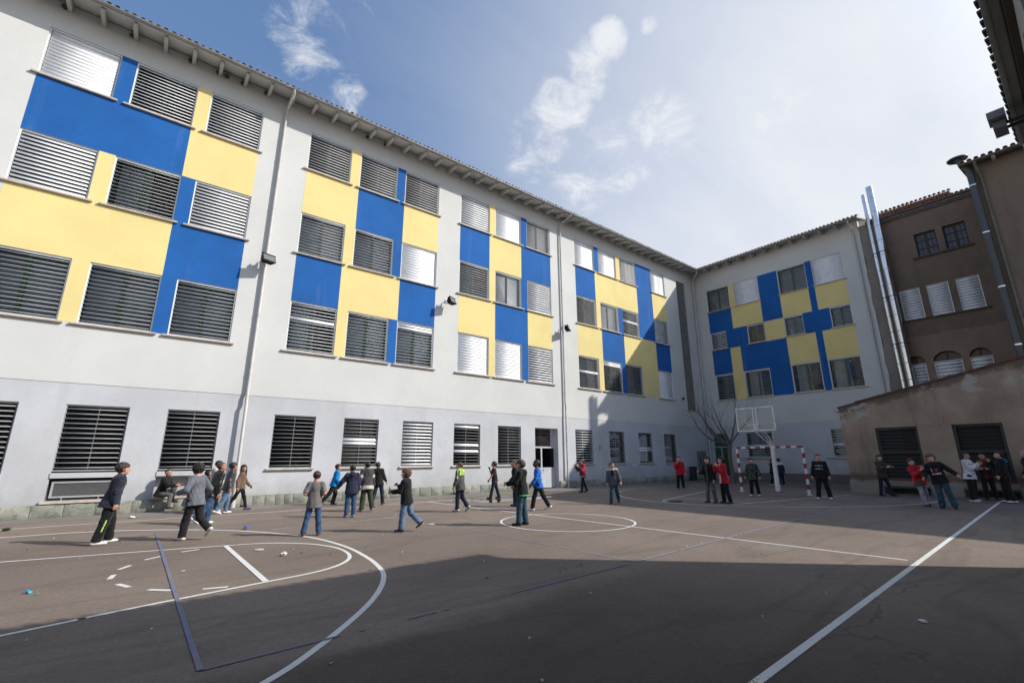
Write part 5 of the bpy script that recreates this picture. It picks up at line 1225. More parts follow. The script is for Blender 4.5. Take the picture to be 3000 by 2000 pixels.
    for n in 'RL':
        j = J[n]; u1 = (j['el']-j['sh']); u2 = (j['wr']-j['el']); t1 = np.clip(((fcn-j['sh']) @ u1)/(u1 @ u1), 0, 1); t2 = np.clip(((fcn-j['el']) @ u2)/(u2 @ u2), 0, 1); m = side == j['s']; sp_[m] = (t1*.5+t2*.5)[m]
    for mat, fn in up['zones']:
        mats.append(mat); mi[fn(L[:, 0], L[:, 1], L[:, 2], isarm, sp_, side)] = len(mats)-1
    uo = link(up.get('name', 'jacket'), np_mesh('upper', V*H, Q, mats, mi), root)
    # ---- trousers
    def legf(p):
        d = pelvis(p, 1.03*legs['bulk']); bz = legs['bulk']
        q = tl(p); d = smin(d, d_cone(q*np.array([1, 1.25, 1], F32), (0, 0, 0), (0, 0, .05), .082, .078), .02); d = np.maximum(d, q[:, 2]-.02)
        for n in 'RL':
            j = J[n]; ax = (j['an']-j['kn'])/np.linalg.norm(j['an']-j['kn']); e = np.maximum(d_cone(p, j['kn'], j['an'], .044*bz, .0425*bz*legs['flare']), (p-(j['an']+ax*.002).astype(F32)) @ ax.astype(F32)); e = smin(d_cone(p, j['hip'], j['kn'], .062*bz, .044*bz), e, .02); d = smin(d, e, .014)
        return d+wob(p*np.array([1, 1, .7], F32), 42, seed+9)*.0048+wob(p*np.array([.6, .6, 1.6], F32), 95, seed+11)*.0026
    js = [J[n][q] for n in 'RL' for q in ('hip', 'kn', 'an')]+[pel]; V, Q = mesh_sdf(legf, np.min(js, 0)-.12, np.max(js, 0)+.12, cl_h)
    fcn = V[Q].mean(1); mats = [legs['mat']]; mi = np.zeros(len(Q), int)
    for mat, fn in legs['zones']: mats.append(mat); mi[fn(fcn, J, pel)] = len(mats)-1
    link('trousers', np_mesh('trousers', V*H, Q, mats, mi), root)
    # ---- shoes
    for n in 'RL':
        j = J[n]; M_ = j['Ft']; a = j['an']
        def shf_(p):
            q = (p-a.astype(F32)) @ M_.astype(F32)
            d = d_cone(q*np.array([1, 1, 1.35], F32), (0, -.024, -.024), (0, .088, -.029), .032, .028)*.75; d = smin(d, d_cone(q, (0, -.004, .008), (0, .03, -.016), .027, .024), .012)
            return np.maximum(np.maximum(d, -.043-q[:, 2]), q[:, 2]-.018)
        V, Q = mesh_sdf(shf_, a-.13, a+.13, max(.006/H, hv*.8)); fcn = V[Q].mean(1); q = (fcn-a) @ M_; mi = (q[:, 2] < -.030).astype(int)
        link('shoe', np_mesh('shoe', V*H, Q, [shoes['mat'], shoes['sole'] or shoes['mat']], mi), root)
    # ---- hair
    st = hair['style']
    def hairf(p):
        q = ((p-hc) @ HM)/hs; g_ = {'short': .006, 'crop': .003, 'curly': .018, 'long': .011, 'bob': .013, 'cap': .010, 'mop': .0105}[st]
        d = d_ell(q, (0, -.010, .020), np.eye(3), (.0515+g_, .064+g_, .056+g_))
        front = {'short': .036, 'crop': .044, 'curly': .034, 'long': .040, 'bob': .03, 'cap': .032, 'mop': .026}[st]; lowz = {'short': -.035, 'crop': -.02, 'curly': -.05, 'long': -.04, 'bob': -.06, 'cap': -.015, 'mop': -.05}[st]
        # face opening: in front of the ears and under the fringe
        face = np.maximum(np.maximum(.012-q[:, 1], q[:, 2]-front-.25*np.abs(q[:, 0])*0), np.abs(q[:, 0])-.2)
        face = face+wob(q, 75, seed+8)*.007
        d = np.maximum(d, -face)
        d = np.maximum(d, lowz-.55*np.clip(-q[:, 1]-.01, -.1, .035)-q[:, 2]) if st != 'long' else np.maximum(d, -.05-q[:, 2])
        ear = d_ell(q, (.055, .0, -.005), np.eye(3), (.014, .016, .022)); ear2 = d_ell(q, (-.055, .0, -.005), np.eye(3), (.014, .016, .022))
        if st in ('short', 'crop'): d = np.maximum(d, -np.minimum(ear, ear2))
        if st == 'long':
            d = smin(d, d_cone(q*np.array([.62, 1, 1], F32), (0, -.045, -.01), (0, -.070, -.17), .034, .020), .015)
            for sx in (-1, 1): d = smin(d, d_cone(q, (sx*.052, .0, .0), (sx*.056, .02, -.14), .016, .012), .01)
        if st == 'bob': 
            for sx in (-1, 1): d = smin(d, d_cone(q, (sx*.050, .0, .0), (sx*.052, .01, -.07), .020, .014), .012)
        amp = {'curly': .0085, 'mop': .004, 'short': .0036, 'crop': .001, 'long': .003, 'bob': .004, 'cap': .0005}[st]
        return (d+wob(q, 120, seed+5)*amp+wob(q, 260, seed+6)*amp*.5)*hs
    V, Q = mesh_sdf(hairf, headc-.13-(.16 if st in ('long', 'bob') else 0)*np.array([.3, .5, 1]), headc+.13, max(.0055/H, hv*.75)); ho = link('hair' if st != 'cap' else 'knitted_cap', np_mesh('hair', V*H, Q, [hair['mat']]), root)
    ctx = dict(root=root, T=T, pel=pel, H=H, upf=upf, J=J, headc=headc, Hd=Hd, neck=neck, off=off, upo=uo, face=face, pos=pos)
    return ctx
def surf_point(ctx, x, z, front=True, lift=.004):
    """point on the jacket surface at torso coordinates x, z (body units)"""
    T, pel = ctx['T'], ctx['pel']; sgn = 1 if front else -1
    ys = np.linspace(.16, -.02, 70)*sgn; P_ = np.stack([np.full(70, x), ys, np.full(70, z)], 1) @ T.T+pel
    d = ctx['upf'](P_.astype(F32)); i = np.argmax(d < 0) if (d < 0).any() else 69
    i = max(i, 1); a, b = d[i-1], d[i]; t = a/(a-b) if a != b else 0; y = ys[i-1]+(ys[i]-ys[i-1])*t
    return (np.array([x, y+sgn*lift, z]) @ T.T+pel)*ctx['H']
def chest_print(ctx, tris2d, mat, name='print'):
    """tris2d: (verts [(x,z)], faces) in body units on the chest"""
    vs, fs = tris2d; V = [surf_point(ctx, x, z) for x, z in vs]
    me = bpy.data.meshes.new(name); me.from_pydata([tuple(v) for v in V], [], fs); me.materials.append(mat); me.update(); return link(name, me, ctx['root'])
def text_tris(txt, size, cx, cz, arch=0.):
    cu = bpy.data.curves.new('t', 'FONT'); cu.body = txt; cu.size = 1; cu.align_x = 'CENTER'; cu.resolution_u = 2; cu.offset = .018
    o = bpy.data.objects.new('t', cu); COL.objects.link(o); dg = bpy.context.evaluated_depsgraph_get(); me = bpy.data.meshes.new_from_object(o.evaluated_get(dg)); bpy.data.objects.remove(o)
    # seen from the front the wearer's right is the viewer's left: body x runs right to left
    vs = []
    for v in me.vertices:
        x = v.co.x*size; z = cz+v.co.y*size-arch*(x*x)/(.01)
        vs.append((cx-x, z))
    return vs, [tuple(p.vertices)[::-1] for p in me.polygons]
def heart_tris(s_, cx, cz):
    pts = []
    for i in range(28):
        t = 2*math.pi*i/28; x = 16*math.sin(t)**3/17; z = (13*math.cos(t)-5*math.cos(2*t)-2*math.cos(3*t)-math.cos(4*t))/17; pts.append((cx-x*s_, cz+z*s_))
    return pts+[(cx, cz)], [(i, (i+1) % 28, 28)[::-1] for i in range(28)]

def heading(pos, rel):
    """rel: 0 = walks away from the camera, 90 = to the right of the picture, 180 = towards it"""
    az = math.atan2(pos[1]-CAM.y, pos[0]-CAM.x); return az-R(rel)
# materials for clothes
c_navy = cloth('navy', (.022, .026, .042)); c_black = cloth('black', (.010, .010, .011)); c_blk2 = cloth('soft_black', (.016, .014, .014)); c_grey = cloth('grey_shirt', (.13, .14, .16)); c_tee = cloth('grey_tee', (.17, .155, .15))
c_cream = cloth('cream', (.50, .46, .40)); c_leather = cloth('black_leather', (.016, .013, .012), .38, 'leather'); c_leather2 = cloth('grey_leather', (.045, .047, .047), .42, 'leather'); c_brown = cloth('brown_jacket', (.15, .10, .062))
c_jean = cloth('blue_jeans', (.035, .070, .145), .85, 'denim'); c_jeanl = cloth('pale_jeans', (.10, .155, .24), .85, 'denim'); c_jeand = cloth('dark_jeans', (.014, .022, .045), .85, 'denim'); c_jeant = cloth('teal_jeans', (.025, .062, .090), .85, 'denim')
c_cyan = cloth('cyan_jacket', (.0, .21, .52)); c_navyj = cloth('navy_hooded', (.020, .021, .045)); c_dgrey = cloth('charcoal_grey', (.055, .050, .055)); c_olive = cloth('olive', (.040, .046, .028)); c_lime = cloth('lime', (.48, .68, .13)); c_ash = cloth('ash', (.075, .075, .075))
c_red = cloth('red_jacket', (.42, .014, .022)); c_maroon = cloth('maroon', (.11, .016, .022)); c_blue = cloth('bright_blue', (.012, .12, .50)); c_hood = cloth('marbled_grey', (.085, .085, .105)); c_wht = cloth('white_cloth', (.62, .62, .64)); c_gtr = cloth('grey_trousers', (.105, .10, .10)); c_gjean = cloth('grey_jeans', (.095, .10, .115), .85, 'denim'); c_ljean = cloth('light_grey_jeans', (.25, .25, .29), .85, 'denim'); c_dkblue = cloth('ink_blue', (.014, .018, .034)); c_olj = cloth('olive_jacket', (.050, .044, .034)); c_orange = cloth('dull_red', (.20, .045, .03)); c_green = cloth('vivid_green', (.06, .50, .12)); c_bluehood = cloth('blue_hood', (.0, .10, .22))
s_white = cloth('white_trainers', (.66, .65, .63), .6); s_black = cloth('black_shoes', (.012, .012, .012), .6); s_bsole = cloth('pale_sole', (.5, .49, .46), .6); s_brown = cloth('brown_trainers', (.12, .045, .03), .7); s_grey = cloth('grey_trainers', (.2, .2, .2), .7); s_blue = cloth('dark_blue_trainers', (.02, .03, .05), .7); s_purple = cloth('purple_trainers', (.09, .03, .14), .7)
def side_stripe(fcn, J, pel): return np.zeros(len(fcn), bool)
def stripe(n, lo_, hi_, w=.012, out_=True):
    def f(fcn, J, pel):
        j = J[n]; s_ = j['s']; u = j['an']-j['kn']; t = ((fcn-j['kn']) @ u)/(u @ u); ax = j['kn']+np.clip(t, -1, 1)[:, None]*u; rel = fcn-ax
        return (t > lo_) & (t < hi_) & (np.abs(rel[:, 1]) < w) & (rel[:, 0]*s_ > 0)
    return f
NEAR, MID, FAR = .0098, .0128, .0165
def PP(label, xy, H, rel, h=MID, **kw): return build_person(label, xy, H, heading(xy, rel), h=h, **kw)
# ------------------------------------------------------------------ the people, one by one
PP('boy in navy jacket and black track trousers walking right, nearest the left edge', (-.25, -6.24), 1.46, 78, NEAR, up=dict(mat=c_navy, hem=-.075, bulk=1.2), legs=dict(mat=c_black, bulk=1.14, flare=1.08, zones=((c_lime, stripe('R', -.1, .5, .006)),)), shoes=dict(mat=s_white), hair=dict(mat=HR['dbrown'], style='mop'),
   pose=dict(lean=9, hip=((-9, 3), (13, 4)), knee=(4, 10), sh=((-2, 9), (6, 8)), el=(14, 18), head=(-4, 4)))
PP('boy in black jacket and grey trousers sitting on the ledge with one knee up', (.72, -.30), 1.44, 118, MID, seat=.43, up=dict(mat=c_black, hem=-.07, bulk=1.15), legs=dict(mat=c_gtr, bulk=.9), shoes=dict(mat=s_brown, sole=s_bsole), hair=dict(mat=HR['black'], style='crop'), sk='tan',
   pose=dict(lean=14, hip=((82, 12), (112, -6)), knee=(80, 112), foot=(0, 0), sh=((52, 2), (48, 0)), el=(55, 62), tw=(10, 10), head=(-25, 6)), group='boys sitting on the ledge')
PP('boy in grey long sleeved shirt running away, dark curly hair', (1.04, -6.74), 1.43, -38, NEAR, up=dict(mat=c_grey, hem=-.07, bulk=1.1, collar=False, name='shirt'), legs=dict(mat=c_blk2, bulk=1.08, flare=1.05), shoes=dict(mat=s_white, sole=s_bsole), hair=dict(mat=HR['black'], style='curly'),
   pose=dict(lean=6, hip=((-8, 6), (10, 3)), knee=(46, 6), foot=(42, 0), sh=((-16, 24), (-8, 24)), el=(82, 88), head=(-12, 0)))
PP('dark haired boy in dark clothes sitting on the ledge, half hidden', (1.72, -.30), 1.42, 95, MID, seat=.43, up=dict(mat=c_dkblue, hem=-.06), legs=dict(mat=c_black, bulk=.95), shoes=dict(mat=s_white), hair=dict(mat=HR['black'], style='mop'), pose=dict(lean=24, hip=((84, 6), (80, 6)), knee=(80, 78), sh=((40, 4), (40, 4)), el=(60, 60), head=(0, 22)), group='boys sitting on the ledge')
PP('boy in cream jacket standing by the wall behind the leather jacket', (1.95, -1.35), 1.47, 55, MID, up=dict(mat=c_cream, hem=-.07, bulk=1.2, hood=True), legs=dict(mat=c_black), shoes=dict(mat=s_white), hair=dict(mat=HR['black'], style='short'), pose=dict(hip=((6, 3), (-6, 3))))
PP('boy in black leather jacket and blue jeans striding right', (1.58, -4.38), 1.45, 70, NEAR, up=dict(mat=c_leather, hem=-.075, bulk=1.2), legs=dict(mat=c_jean, bulk=1.05, flare=1.1), shoes=dict(mat=s_white, sole=s_bsole), hair=dict(mat=HR['brown'], style='crop'), sk='tan',
   pose=dict(lean=13, hip=((-20, 3), (4, 4)), knee=(22, 10), foot=(38, 0), sh=((2, 9), (10, 8)), el=(14, 20), head=(-14, 2)))
PP('boy in grey leather jacket and pale blue jeans walking by the wall', (2.2, -2.07), 1.42, 78, MID, up=dict(mat=c_leather2, hem=-.07, bulk=1.15), legs=dict(mat=c_jeanl, bulk=1.02), shoes=dict(mat=s_white), hair=dict(mat=HR['black'], style='mop'), sk='tan', pose=dict(lean=8, hip=((-14, 3), (10, 3)), knee=(14, 12), foot=(20, 0), sh=((-6, 9), (8, 8)), head=(0, 3)))
PP('smiling girl with long black hair in brown jacket and black leggings', (2.66, -1.33), 1.36, 105, MID, up=dict(mat=c_brown, hem=-.035, bulk=1.06), legs=dict(mat=c_black, bulk=.84, flare=.75), shoes=dict(mat=s_purple, sole=s_bsole), hair=dict(mat=HR['black'], style='long'), sk='tan', bulk=.92,
   pose=dict(lean=0, hip=((-24, 2), (18, 3)), knee=(10, 4), foot=(18, -4), sh=((-16, 14), (14, 16)), el=(22, 26), head=(-62, 0)), group='children in the school yard')
PP('boy in grey T shirt and blue jeans standing with his back turned', (3.02, -7.70), 1.26, 2, NEAR, up=dict(mat=c_tee, hem=-.085, bulk=1.09, sleeve=.92, collar=False, wr=.003, name='t_shirt'), legs=dict(mat=c_jean, bulk=.98, flare=1.1), shoes=dict(mat=s_brown, sole=s_white), hair=dict(mat=HR['dbrown'], style='short'),
   pose=dict(lean=-2, hip=((0, 7), (-4, 9)), knee=(2, 4), sh=((-16, 20), (-12, 22)), el=(92, 92), tw=(30, 30), head=(-8, 0), hand=(.9, .9)))
PP('boy in bright cyan jacket and black trousers hurrying right', (5.42, -1.5), 1.35, 84, MID, up=dict(mat=c_cyan, hem=-.062, bulk=1.18), legs=dict(mat=c_black, bulk=1.1, flare=1.2), shoes=dict(mat=s_grey), hair=dict(mat=HR['dbrown'], style='mop'), pose=dict(lean=10, hip=((-26, 3), (12, 4)), knee=(16, 24), foot=(26, 0), sh=((4, 8), (8, 6)), el=(48, 50), head=(-18, 4)))
PP('boy in navy hooded jacket and blue jeans, back turned, left arm out', (4.68, -5.2), 1.35, -12, MID, up=dict(mat=c_navyj, hem=-.075, bulk=1.18, hood=True), legs=dict(mat=c_jeand if False else c_jean, bulk=1.04), shoes=dict(mat=s_grey, sole=s_white), hair=dict(mat=HR['black'], style='crop'), sk='tan', pose=dict(lean=4, hip=((-2, 2), (3, 2)), knee=(4, 4), sh=((4, 10), (12, 34)), el=(10, 14), head=(6, 0)))
PP('boy in charcoal jacket with cream bands and olive trousers, back turned', (5.55, -4.08), 1.43, -22, MID, up=dict(mat=c_dgrey, hem=-.085, bulk=1.28, hood=True, zones=((c_cream, lambda x, y, z, a, s_, sd: (~a) & (z < -.01)), (c_cream, lambda x, y, z, a, s_, sd: a & (s_ > .22) & (s_ < .40)))), legs=dict(mat=c_olive, bulk=1.1, flare=1.1), shoes=dict(mat=s_grey, sole=s_white), hair=dict(mat=HR['black'], style='short'), pose=dict(lean=10, hip=((-12, 4), (4, 5)), knee=(16, 10), foot=(10, 0), sh=((6, 14), (4, 16)), el=(20, 16), head=(20, 0)))
PP('boy in black jacket and dark jeans half hidden behind the olive trousers', (6.58, -2.5), 1.40, 20, MID, up=dict(mat=c_blk2, hem=-.07, bulk=1.15), legs=dict(mat=c_jeand), shoes=dict(mat=s_blue, sole=s_white), hair=dict(mat=HR['black'], style='short'), sk='tan', pose=dict(side=-8, hip=((10, 6), (-14, 4)), knee=(6, 10), foot=(0, 18), el=(30, 20)))
p14 = PP('curly haired boy in black jacket and pale jeans eating from a green packet', (4.72, -8.44), 1.28, -68, NEAR, up=dict(mat=c_black, hem=-.07, bulk=1.24), legs=dict(mat=c_jeanl, bulk=1.02, flare=1.15), shoes=dict(mat=s_blue, sole=s_white), hair=dict(mat=HR['auburn'], style='curly'),
   pose=dict(lean=4, hip=((-16, 4), (7, 4)), knee=(34, 6), foot=(36, 0), sh=((28, 16), (26, 8)), el=(100, 62), tw=(8, 6), head=(10, 2), hand=(.8, .8)))
PP('boy in dark jacket with lime green hood and stripes walking left', (7.62, -6.0), 1.38, -62, MID, up=dict(mat=c_ash, hem=-.095, bulk=1.22, hood=True, zones=((c_lime, lambda x, y, z, a, s_, sd: (~a) & (z > .215) & (y < .02)), (c_lime, lambda x, y, z, a, s_, sd: a & (s_ < .42) & (np.abs(np.sin(y*70)) > .86)))), legs=dict(mat=c_dkblue, bulk=1.0), shoes=dict(mat=s_white, sole=s_black), hair=dict(mat=HR['brown'], style='short'), pose=dict(lean=3, hip=((-6, 3), (6, 3)), knee=(28, 6), foot=(40, 0), sh=((4, 12), (6, 12)), el=(12, 14), head=(18, 0)))
PP('boy in black T shirt over red, hand at his mouth, beyond the puddle', (11.05, -3.04), 1.40, -88, MID, up=dict(mat=c_blk2, hem=-.062, bulk=1.05, sleeve=.9, collar=False, name='t_shirt', zones=((c_orange, lambda x, y, z, a, s_, sd: (z > .295) | (z < -.03)),)), legs=dict(mat=c_jeand), shoes=dict(mat=s_black, sole=s_white), hair=dict(mat=HR['black'], style='mop'), sk='tan', pose=dict(lean=4, hip=((-14, 3), (14, 3)), knee=(4, 2), sh=((30, 8), (20, 12)), el=(132, 14), head=(6, 10)))
PP('boy in dark coat half hidden behind the black hoodie', (9.8, -5.9), 1.44, -92, MID, up=dict(mat=c_black, hem=-.08, bulk=1.15), legs=dict(mat=c_jeand), shoes=dict(mat=s_black), hair=dict(mat=HR['brown'], style='crop'), pose=dict(hip=((4, 3), (-2, 3)), el=(40, 30)))
PP('boy in black hoodie with green hem and dark jeans standing on the circle', (7.22, -9.34), 1.46, -72, NEAR, up=dict(mat=c_black, hem=-.068, bulk=1.15, hood=True, zones=((c_green, lambda x, y, z, a, s_, sd: (~a) & (z < -.046) & (y < .0)),)), legs=dict(mat=c_jeant, bulk=1.02, flare=1.1), shoes=dict(mat=s_black, sole=s_white), hair=dict(mat=HR['dbrown'], style='mop'),
   pose=dict(lean=2, hip=((-3, 4), (5, 4)), knee=(3, 3), sh=((12, 10), (24, 12)), el=(55, 60), head=(12, 0), hand=(.9, .9)))
PP('boy in bright blue long sleeved top and black track trousers walking left', (9.6, -7.23), 1.48, -86, MID, up=dict(mat=c_blue, hem=-.07, bulk=1.06, collar=False, name='top'), legs=dict(mat=c_black, bulk=1.02, zones=((s_white, stripe('R', -.6, .95, .006)),)), shoes=dict(mat=s_white), hair=dict(mat=HR['black'], style='crop'), sk='dark', pose=dict(lean=3, hip=((-24, 3), (18, 4)), knee=(6, 6), foot=(16, -6), sh=((6, 10), (12, 10)), el=(22, 26), head=(6, 0)))
PP('boy in red and grey jacket eating by the wall right of the white door', (16.0, -3.05), 1.47, -118, FAR, up=dict(mat=c_red, hem=-.085, bulk=1.2, hood=True, zones=((c_dgrey, lambda x, y, z, a, s_, sd: (~a) & ((z < -.045) | (y > .045))), (c_wht, lambda x, y, z, a, s_, sd: (~a) & (z > -.045) & (z < -.03)), (c_dgrey, lambda x, y, z, a, s_, sd: a & (s_ > .55)))), legs=dict(mat=c_dkblue, bulk=.9), shoes=dict(mat=s_black), hair=dict(mat=HR['brown'], style='mop'), pose=dict(hip=((-16, 2), (12, 2)), knee=(8, 4), foot=(20, 0), sh=((34, 6), (30, 6)), el=(110, 112), head=(8, 16)))
PP('boy in marbled grey hooded jacket and blue jeans coming forward', (12.88, -7.41), 1.37, 186, MID, up=dict(mat=c_hood, hem=-.068, bulk=1.2, hood=True, zones=((c_black, lambda x, y, z, a, s_, sd: (~a) & (y > .03) & (np.abs(x) < .028) & (z > .17)), (c_cream, lambda x, y, z, a, s_, sd: (z > .30)))), legs=dict(mat=c_jeant, bulk=1.0), shoes=dict(mat=s_black, sole=s_white), hair=dict(mat=HR['brown'], style='short'), pose=dict(side=4, hip=((10, 4), (-14, 3)), knee=(4, 26), foot=(0, 24), sh=((6, 14), (0, 16)), el=(18, 24), head=(52, 2)))
PP('boy in red jacket and black trousers eating near the litter bin', (21.0, -4.82), 1.56, 184, FAR, up=dict(mat=c_red, hem=-.07, bulk=1.16, zones=((c_black, lambda x, y, z, a, s_, sd: (~a) & (np.abs(x) > .055) & (y < .03)),)), legs=dict(mat=c_black, bulk=1.05), shoes=dict(mat=s_grey, sole=s_white), hair=dict(mat=HR['black'], style='short'), pose=dict(hip=((4, 4), (-4, 4)), sh=((40, 10), (4, 12)), el=(128, 14), tw=(20, 0), head=(6, 8)))
PP('curly haired boy in black jacket, grey jeans and brown boots', (15.7, -9.3), 1.52, 212, MID, up=dict(mat=c_blk2, hem=-.068, bulk=1.16, hood=True, zones=((c_hood, lambda x, y, z, a, s_, sd: (~a) & (y > .03) & (np.abs(x) < .016)),)), legs=dict(mat=c_gjean, bulk=.92), shoes=dict(mat=s_brown), hair=dict(mat=HR['black'], style='curly'), pose=dict(hip=((3, 4), (0, 4)), sh=((30, 10), (0, 8)), el=(70, 16), head=(18, 10)))
PP('boy in open red jacket over white T shirt with hands at his mouth', (15.8, -9.76), 1.52, 238, MID, up=dict(mat=c_red, hem=-.08, bulk=1.22, hood=True, zones=((c_wht, lambda x, y, z, a, s_, sd: (~a) & (y > .035) & (np.abs(x) < .030)),)), legs=dict(mat=c_black, bulk=1.02), shoes=dict(mat=s_blue, sole=s_grey), hair=dict(mat=HR['black'], style='curly'), pose=dict(hip=((2, 4), (-2, 4)), sh=((46, 6), (42, 6)), el=(122, 120), tw=(15, 15), head=(0, 10)))
PP('boy in black jacket with neon flecks and knitted cap standing in the goal', (19.72, -8.94), 1.48, 196, MID, up=dict(mat=c_blk2, hem=-.085, bulk=1.26, hood=True, zones=((c_lime, lambda x, y, z, a, s_, sd: (np.sin(x*160+3*np.sin(z*31))*np.sin(z*64+2*np.sin(x*50)) > .90)), (c_wht, lambda x, y, z, a, s_, sd: (np.sin(x*120+4+3*np.sin(z*43))*np.sin(z*83+y*20+1) > .90)), (c_bluehood, lambda x, y, z, a, s_, sd: (np.sin(x*90+1+3*np.sin(z*37))*np.sin(z*53+y*30+2) > .86)))), legs=dict(mat=c_black, bulk=1.05), shoes=dict(mat=s_white), hair=dict(mat=c_black, style='cap'), pose=dict(hip=((4, 4), (-4, 4)), knee=(4, 6), sh=((4, 18), (4, 18)), el=(14, 14), head=(22, 4)))
PP('child in dark hooded coat far behind the hoop post, on its left', (27.6, -6.36), 1.43, 100, FAR, up=dict(mat=c_blk2, hem=-.09, bulk=1.2, hood=True), legs=dict(mat=c_black), shoes=dict(mat=s_white), hair=dict(mat=HR['black'], style='short'), pose=dict())
PP('child in ink blue coat with white hood far behind the hoop post, on its right', (27.2, -6.93), 1.44, 350, FAR, up=dict(mat=c_dkblue, hem=-.09, bulk=1.2, hood=True, zones=((c_wht, lambda x, y, z, a, s_, sd: (z > .25) & (y < 0)),)), legs=dict(mat=c_dkblue), shoes=dict(mat=s_white), hair=dict(mat=HR['black'], style='short'), pose=dict())
p28 = PP('fair haired boy in black sweatshirt with white arched lettering right of the goal', (20.06, -11.27), 1.64, 190, MID, up=dict(mat=c_black, hem=-.062, bulk=1.18, collar=False, wr=.003, name='sweatshirt'), legs=dict(mat=c_black, bulk=1.12), shoes=dict(mat=s_white), hair=dict(mat=HR['auburn'], style='short'), pose=dict(lean=2, hip=((3, 7), (-2, 8)), sh=((2, 14), (2, 14)), el=(14, 14), head=(38, 2)))
PP('long haired girl in olive jacket and dark jeans before the first shed window', (23.35, -12.31), 1.58, 132, FAR, up=dict(mat=c_olj, hem=-.07, bulk=1.14), legs=dict(mat=c_dkblue, bulk=.92), shoes=dict(mat=s_black, sole=s_grey), hair=dict(mat=HR['dbrown'], style='long'), pose=dict(lean=2, hip=((-4, 4), (12, 8)), knee=(2, 6), sh=((38, 8), (44, 18)), el=(70, 66), tw=(10, 20), head=(-34, 2)))
PP('girl in red jacket and light grey jeans leaning on the boy in the black hoodie', (19.5, -14.2), 1.46, 140, MID, up=dict(mat=c_red, hem=-.08, bulk=1.14, zones=((c_ash, lambda x, y, z, a, s_, sd: (~a) & (z < .03) & (x > .0) & (y > -.02)),)), legs=dict(mat=c_ljean, bulk=.95, flare=1.25), shoes=dict(mat=s_black, sole=s_white), hair=dict(mat=HR['dbrown'], style='bob'), bulk=.92, pose=dict(lean=-4, side=11, hip=((10, -4), (-6, 12)), knee=(4, 20), foot=(0, 10), sh=((40, 10), (60, 8)), el=(90, 80), tw=(20, 30), head=(-30, 14)))
p31 = PP('boy with shaggy brown hair in black I love ROMA hoodie, arms apart', (19.3, -14.72), 1.58, 188, MID, up=dict(mat=c_black, hem=-.068, bulk=1.22, hood=True, wr=.003, name='hoodie'), legs=dict(mat=c_jeant, bulk=1.1, flare=1.2), shoes=dict(mat=s_black), hair=dict(mat=HR['auburn'], style='curly'), pose=dict(lean=-2, side=9, hip=((4, -2), (6, 12)), knee=(4, 6), sh=((10, 26), (0, 40)), el=(46, 20), head=(0, 4)))
PP('boy in white sweater with dark patterns, arms folded, before the second shed window', (22.8, -14.93), 1.68, 112, FAR, up=dict(mat=c_wht, hem=-.068, bulk=1.16, collar=False, name='sweater', zones=((c_dkblue, lambda x, y, z, a, s_, sd: (np.sin(x*60+2*np.sin(z*30))*np.sin(z*48+y*40) > .80)),)), legs=dict(mat=c_black, bulk=1.14), shoes=dict(mat=s_white), hair=dict(mat=HR['black'], style='short'), sk='tan', pose=dict(lean=0, sh=((34, -2), (38, -2)), el=(92, 96), tw=(28, 28), head=(-10, 2), hip=((2, 5), (-2, 5))))
PP('boy in dark jacket over maroon shirt holding food, against the second shed window', (24.0, -15.2), 1.64, 182, FAR, up=dict(mat=c_black, hem=-.07, bulk=1.16, zones=((c_maroon, lambda x, y, z, a, s_, sd: (~a) & (y > .04) & (np.abs(x) < .035)),)), legs=dict(mat=c_black), shoes=dict(mat=s_black), hair=dict(mat=HR['black'], style='short'), sk='tan', pose=dict(sh=((24, 4), (24, 4)), el=(76, 76), tw=(18, 18), head=(10, 12)))
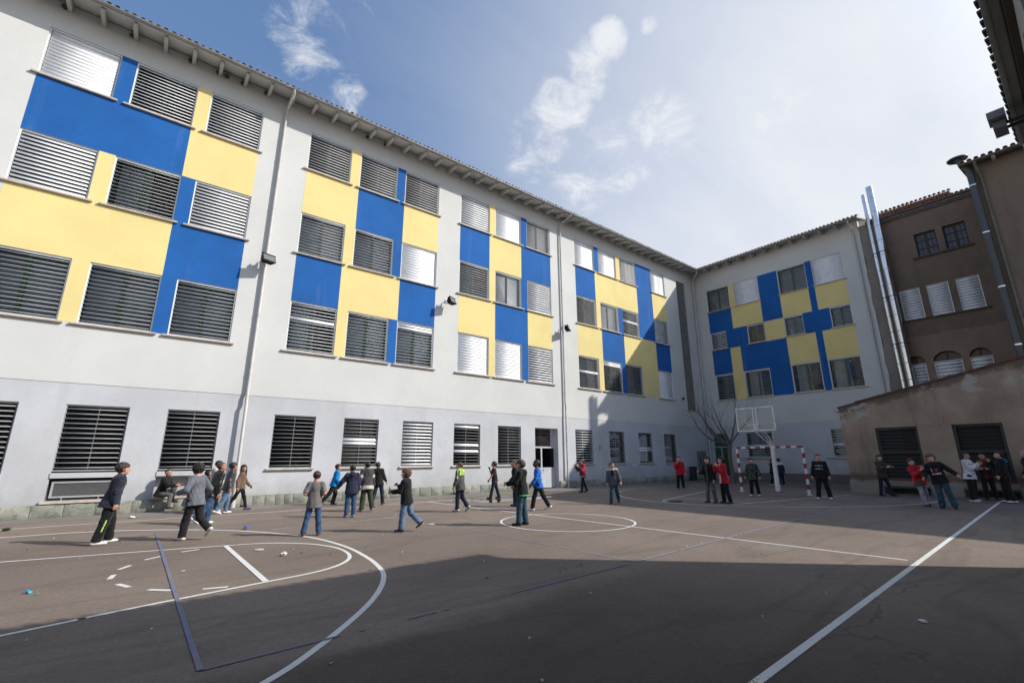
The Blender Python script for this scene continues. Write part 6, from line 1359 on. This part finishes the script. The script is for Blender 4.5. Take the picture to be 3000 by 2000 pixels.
PP('boy in black jacket with blue hood and chequered shoes facing left at the right edge', (23.05, -15.72), 1.69, 262, FAR, up=dict(mat=c_black, hem=-.075, bulk=1.2, hood=True, zones=((c_bluehood, lambda x, y, z, a, s_, sd: (~a) & (z > .262) & (y < .01)),)), legs=dict(mat=c_black, bulk=1.1), shoes=dict(mat=s_white, sole=s_black), hair=dict(mat=HR['black'], style='short'), pose=dict(lean=-2, hip=((2, 5), (-2, 5)), sh=((30, 6), (4, 8)), el=(120, 24), head=(0, 4)))
PP('grey haired person in dark navy coat cut by the right edge of the picture', (24.45, -16.28), 1.72, 275, FAR, up=dict(mat=c_dkblue, hem=-.16, bulk=1.28), legs=dict(mat=c_black, bulk=1.1), shoes=dict(mat=s_black), hair=dict(mat=HR['grey'], style='short'), pose=dict(lean=4, hip=((-10, 4), (12, 4)), foot=(10, 0)), group=None)
# lettering
tw_ = simple('white_print', (.62, .62, .62), .8, 0, .08, 30); tr_ = simple('red_print', (.42, .02, .04), .8, 0, .1, 30)
chest_print(p28, text_tris('FRANKLIN', .034, 0, .215, .012), tw_); chest_print(p28, text_tris('&', .03, 0, .178), tw_); chest_print(p28, text_tris('MARSHALL', .031, 0, .142), tw_)
chest_print(p31, text_tris('I', .085, .045, .16), tw_); chest_print(p31, heart_tris(.034, -.022, .185), tr_); chest_print(p31, text_tris('ROMA', .048, -.01, .10), tw_)
# things held
def hand_point(ctx, n, fwd=.06):
    j = ctx['J'][n]; p = (j['wr']+j['F'] @ np.array([-j['s']*.018, .012, -fwd]))*ctx['H']; a = ctx['face']-math.pi/2
    return Vector((ctx['pos'][0]+p[0]*math.cos(a)-p[1]*math.sin(a), ctx['pos'][1]+p[0]*math.sin(a)+p[1]*math.cos(a), p[2])), a
hp, a = hand_point(p14, 'L'); mb = MB(); mb.prism([(-.05, -.07), (.05, -.075), (.052, .07), (.02, .085), (-.045, .075)], 'y', -.012, .012)
o = mb.build('snack_packet', simple('green_packet', (.25, .36, .03), .35, 0, .2, 20), None, hp+Vector((-.01, .0, .03)), (.15, .1, a+.5)); tag(o, 'green snack packet held out by the curly haired boy', 'packet')
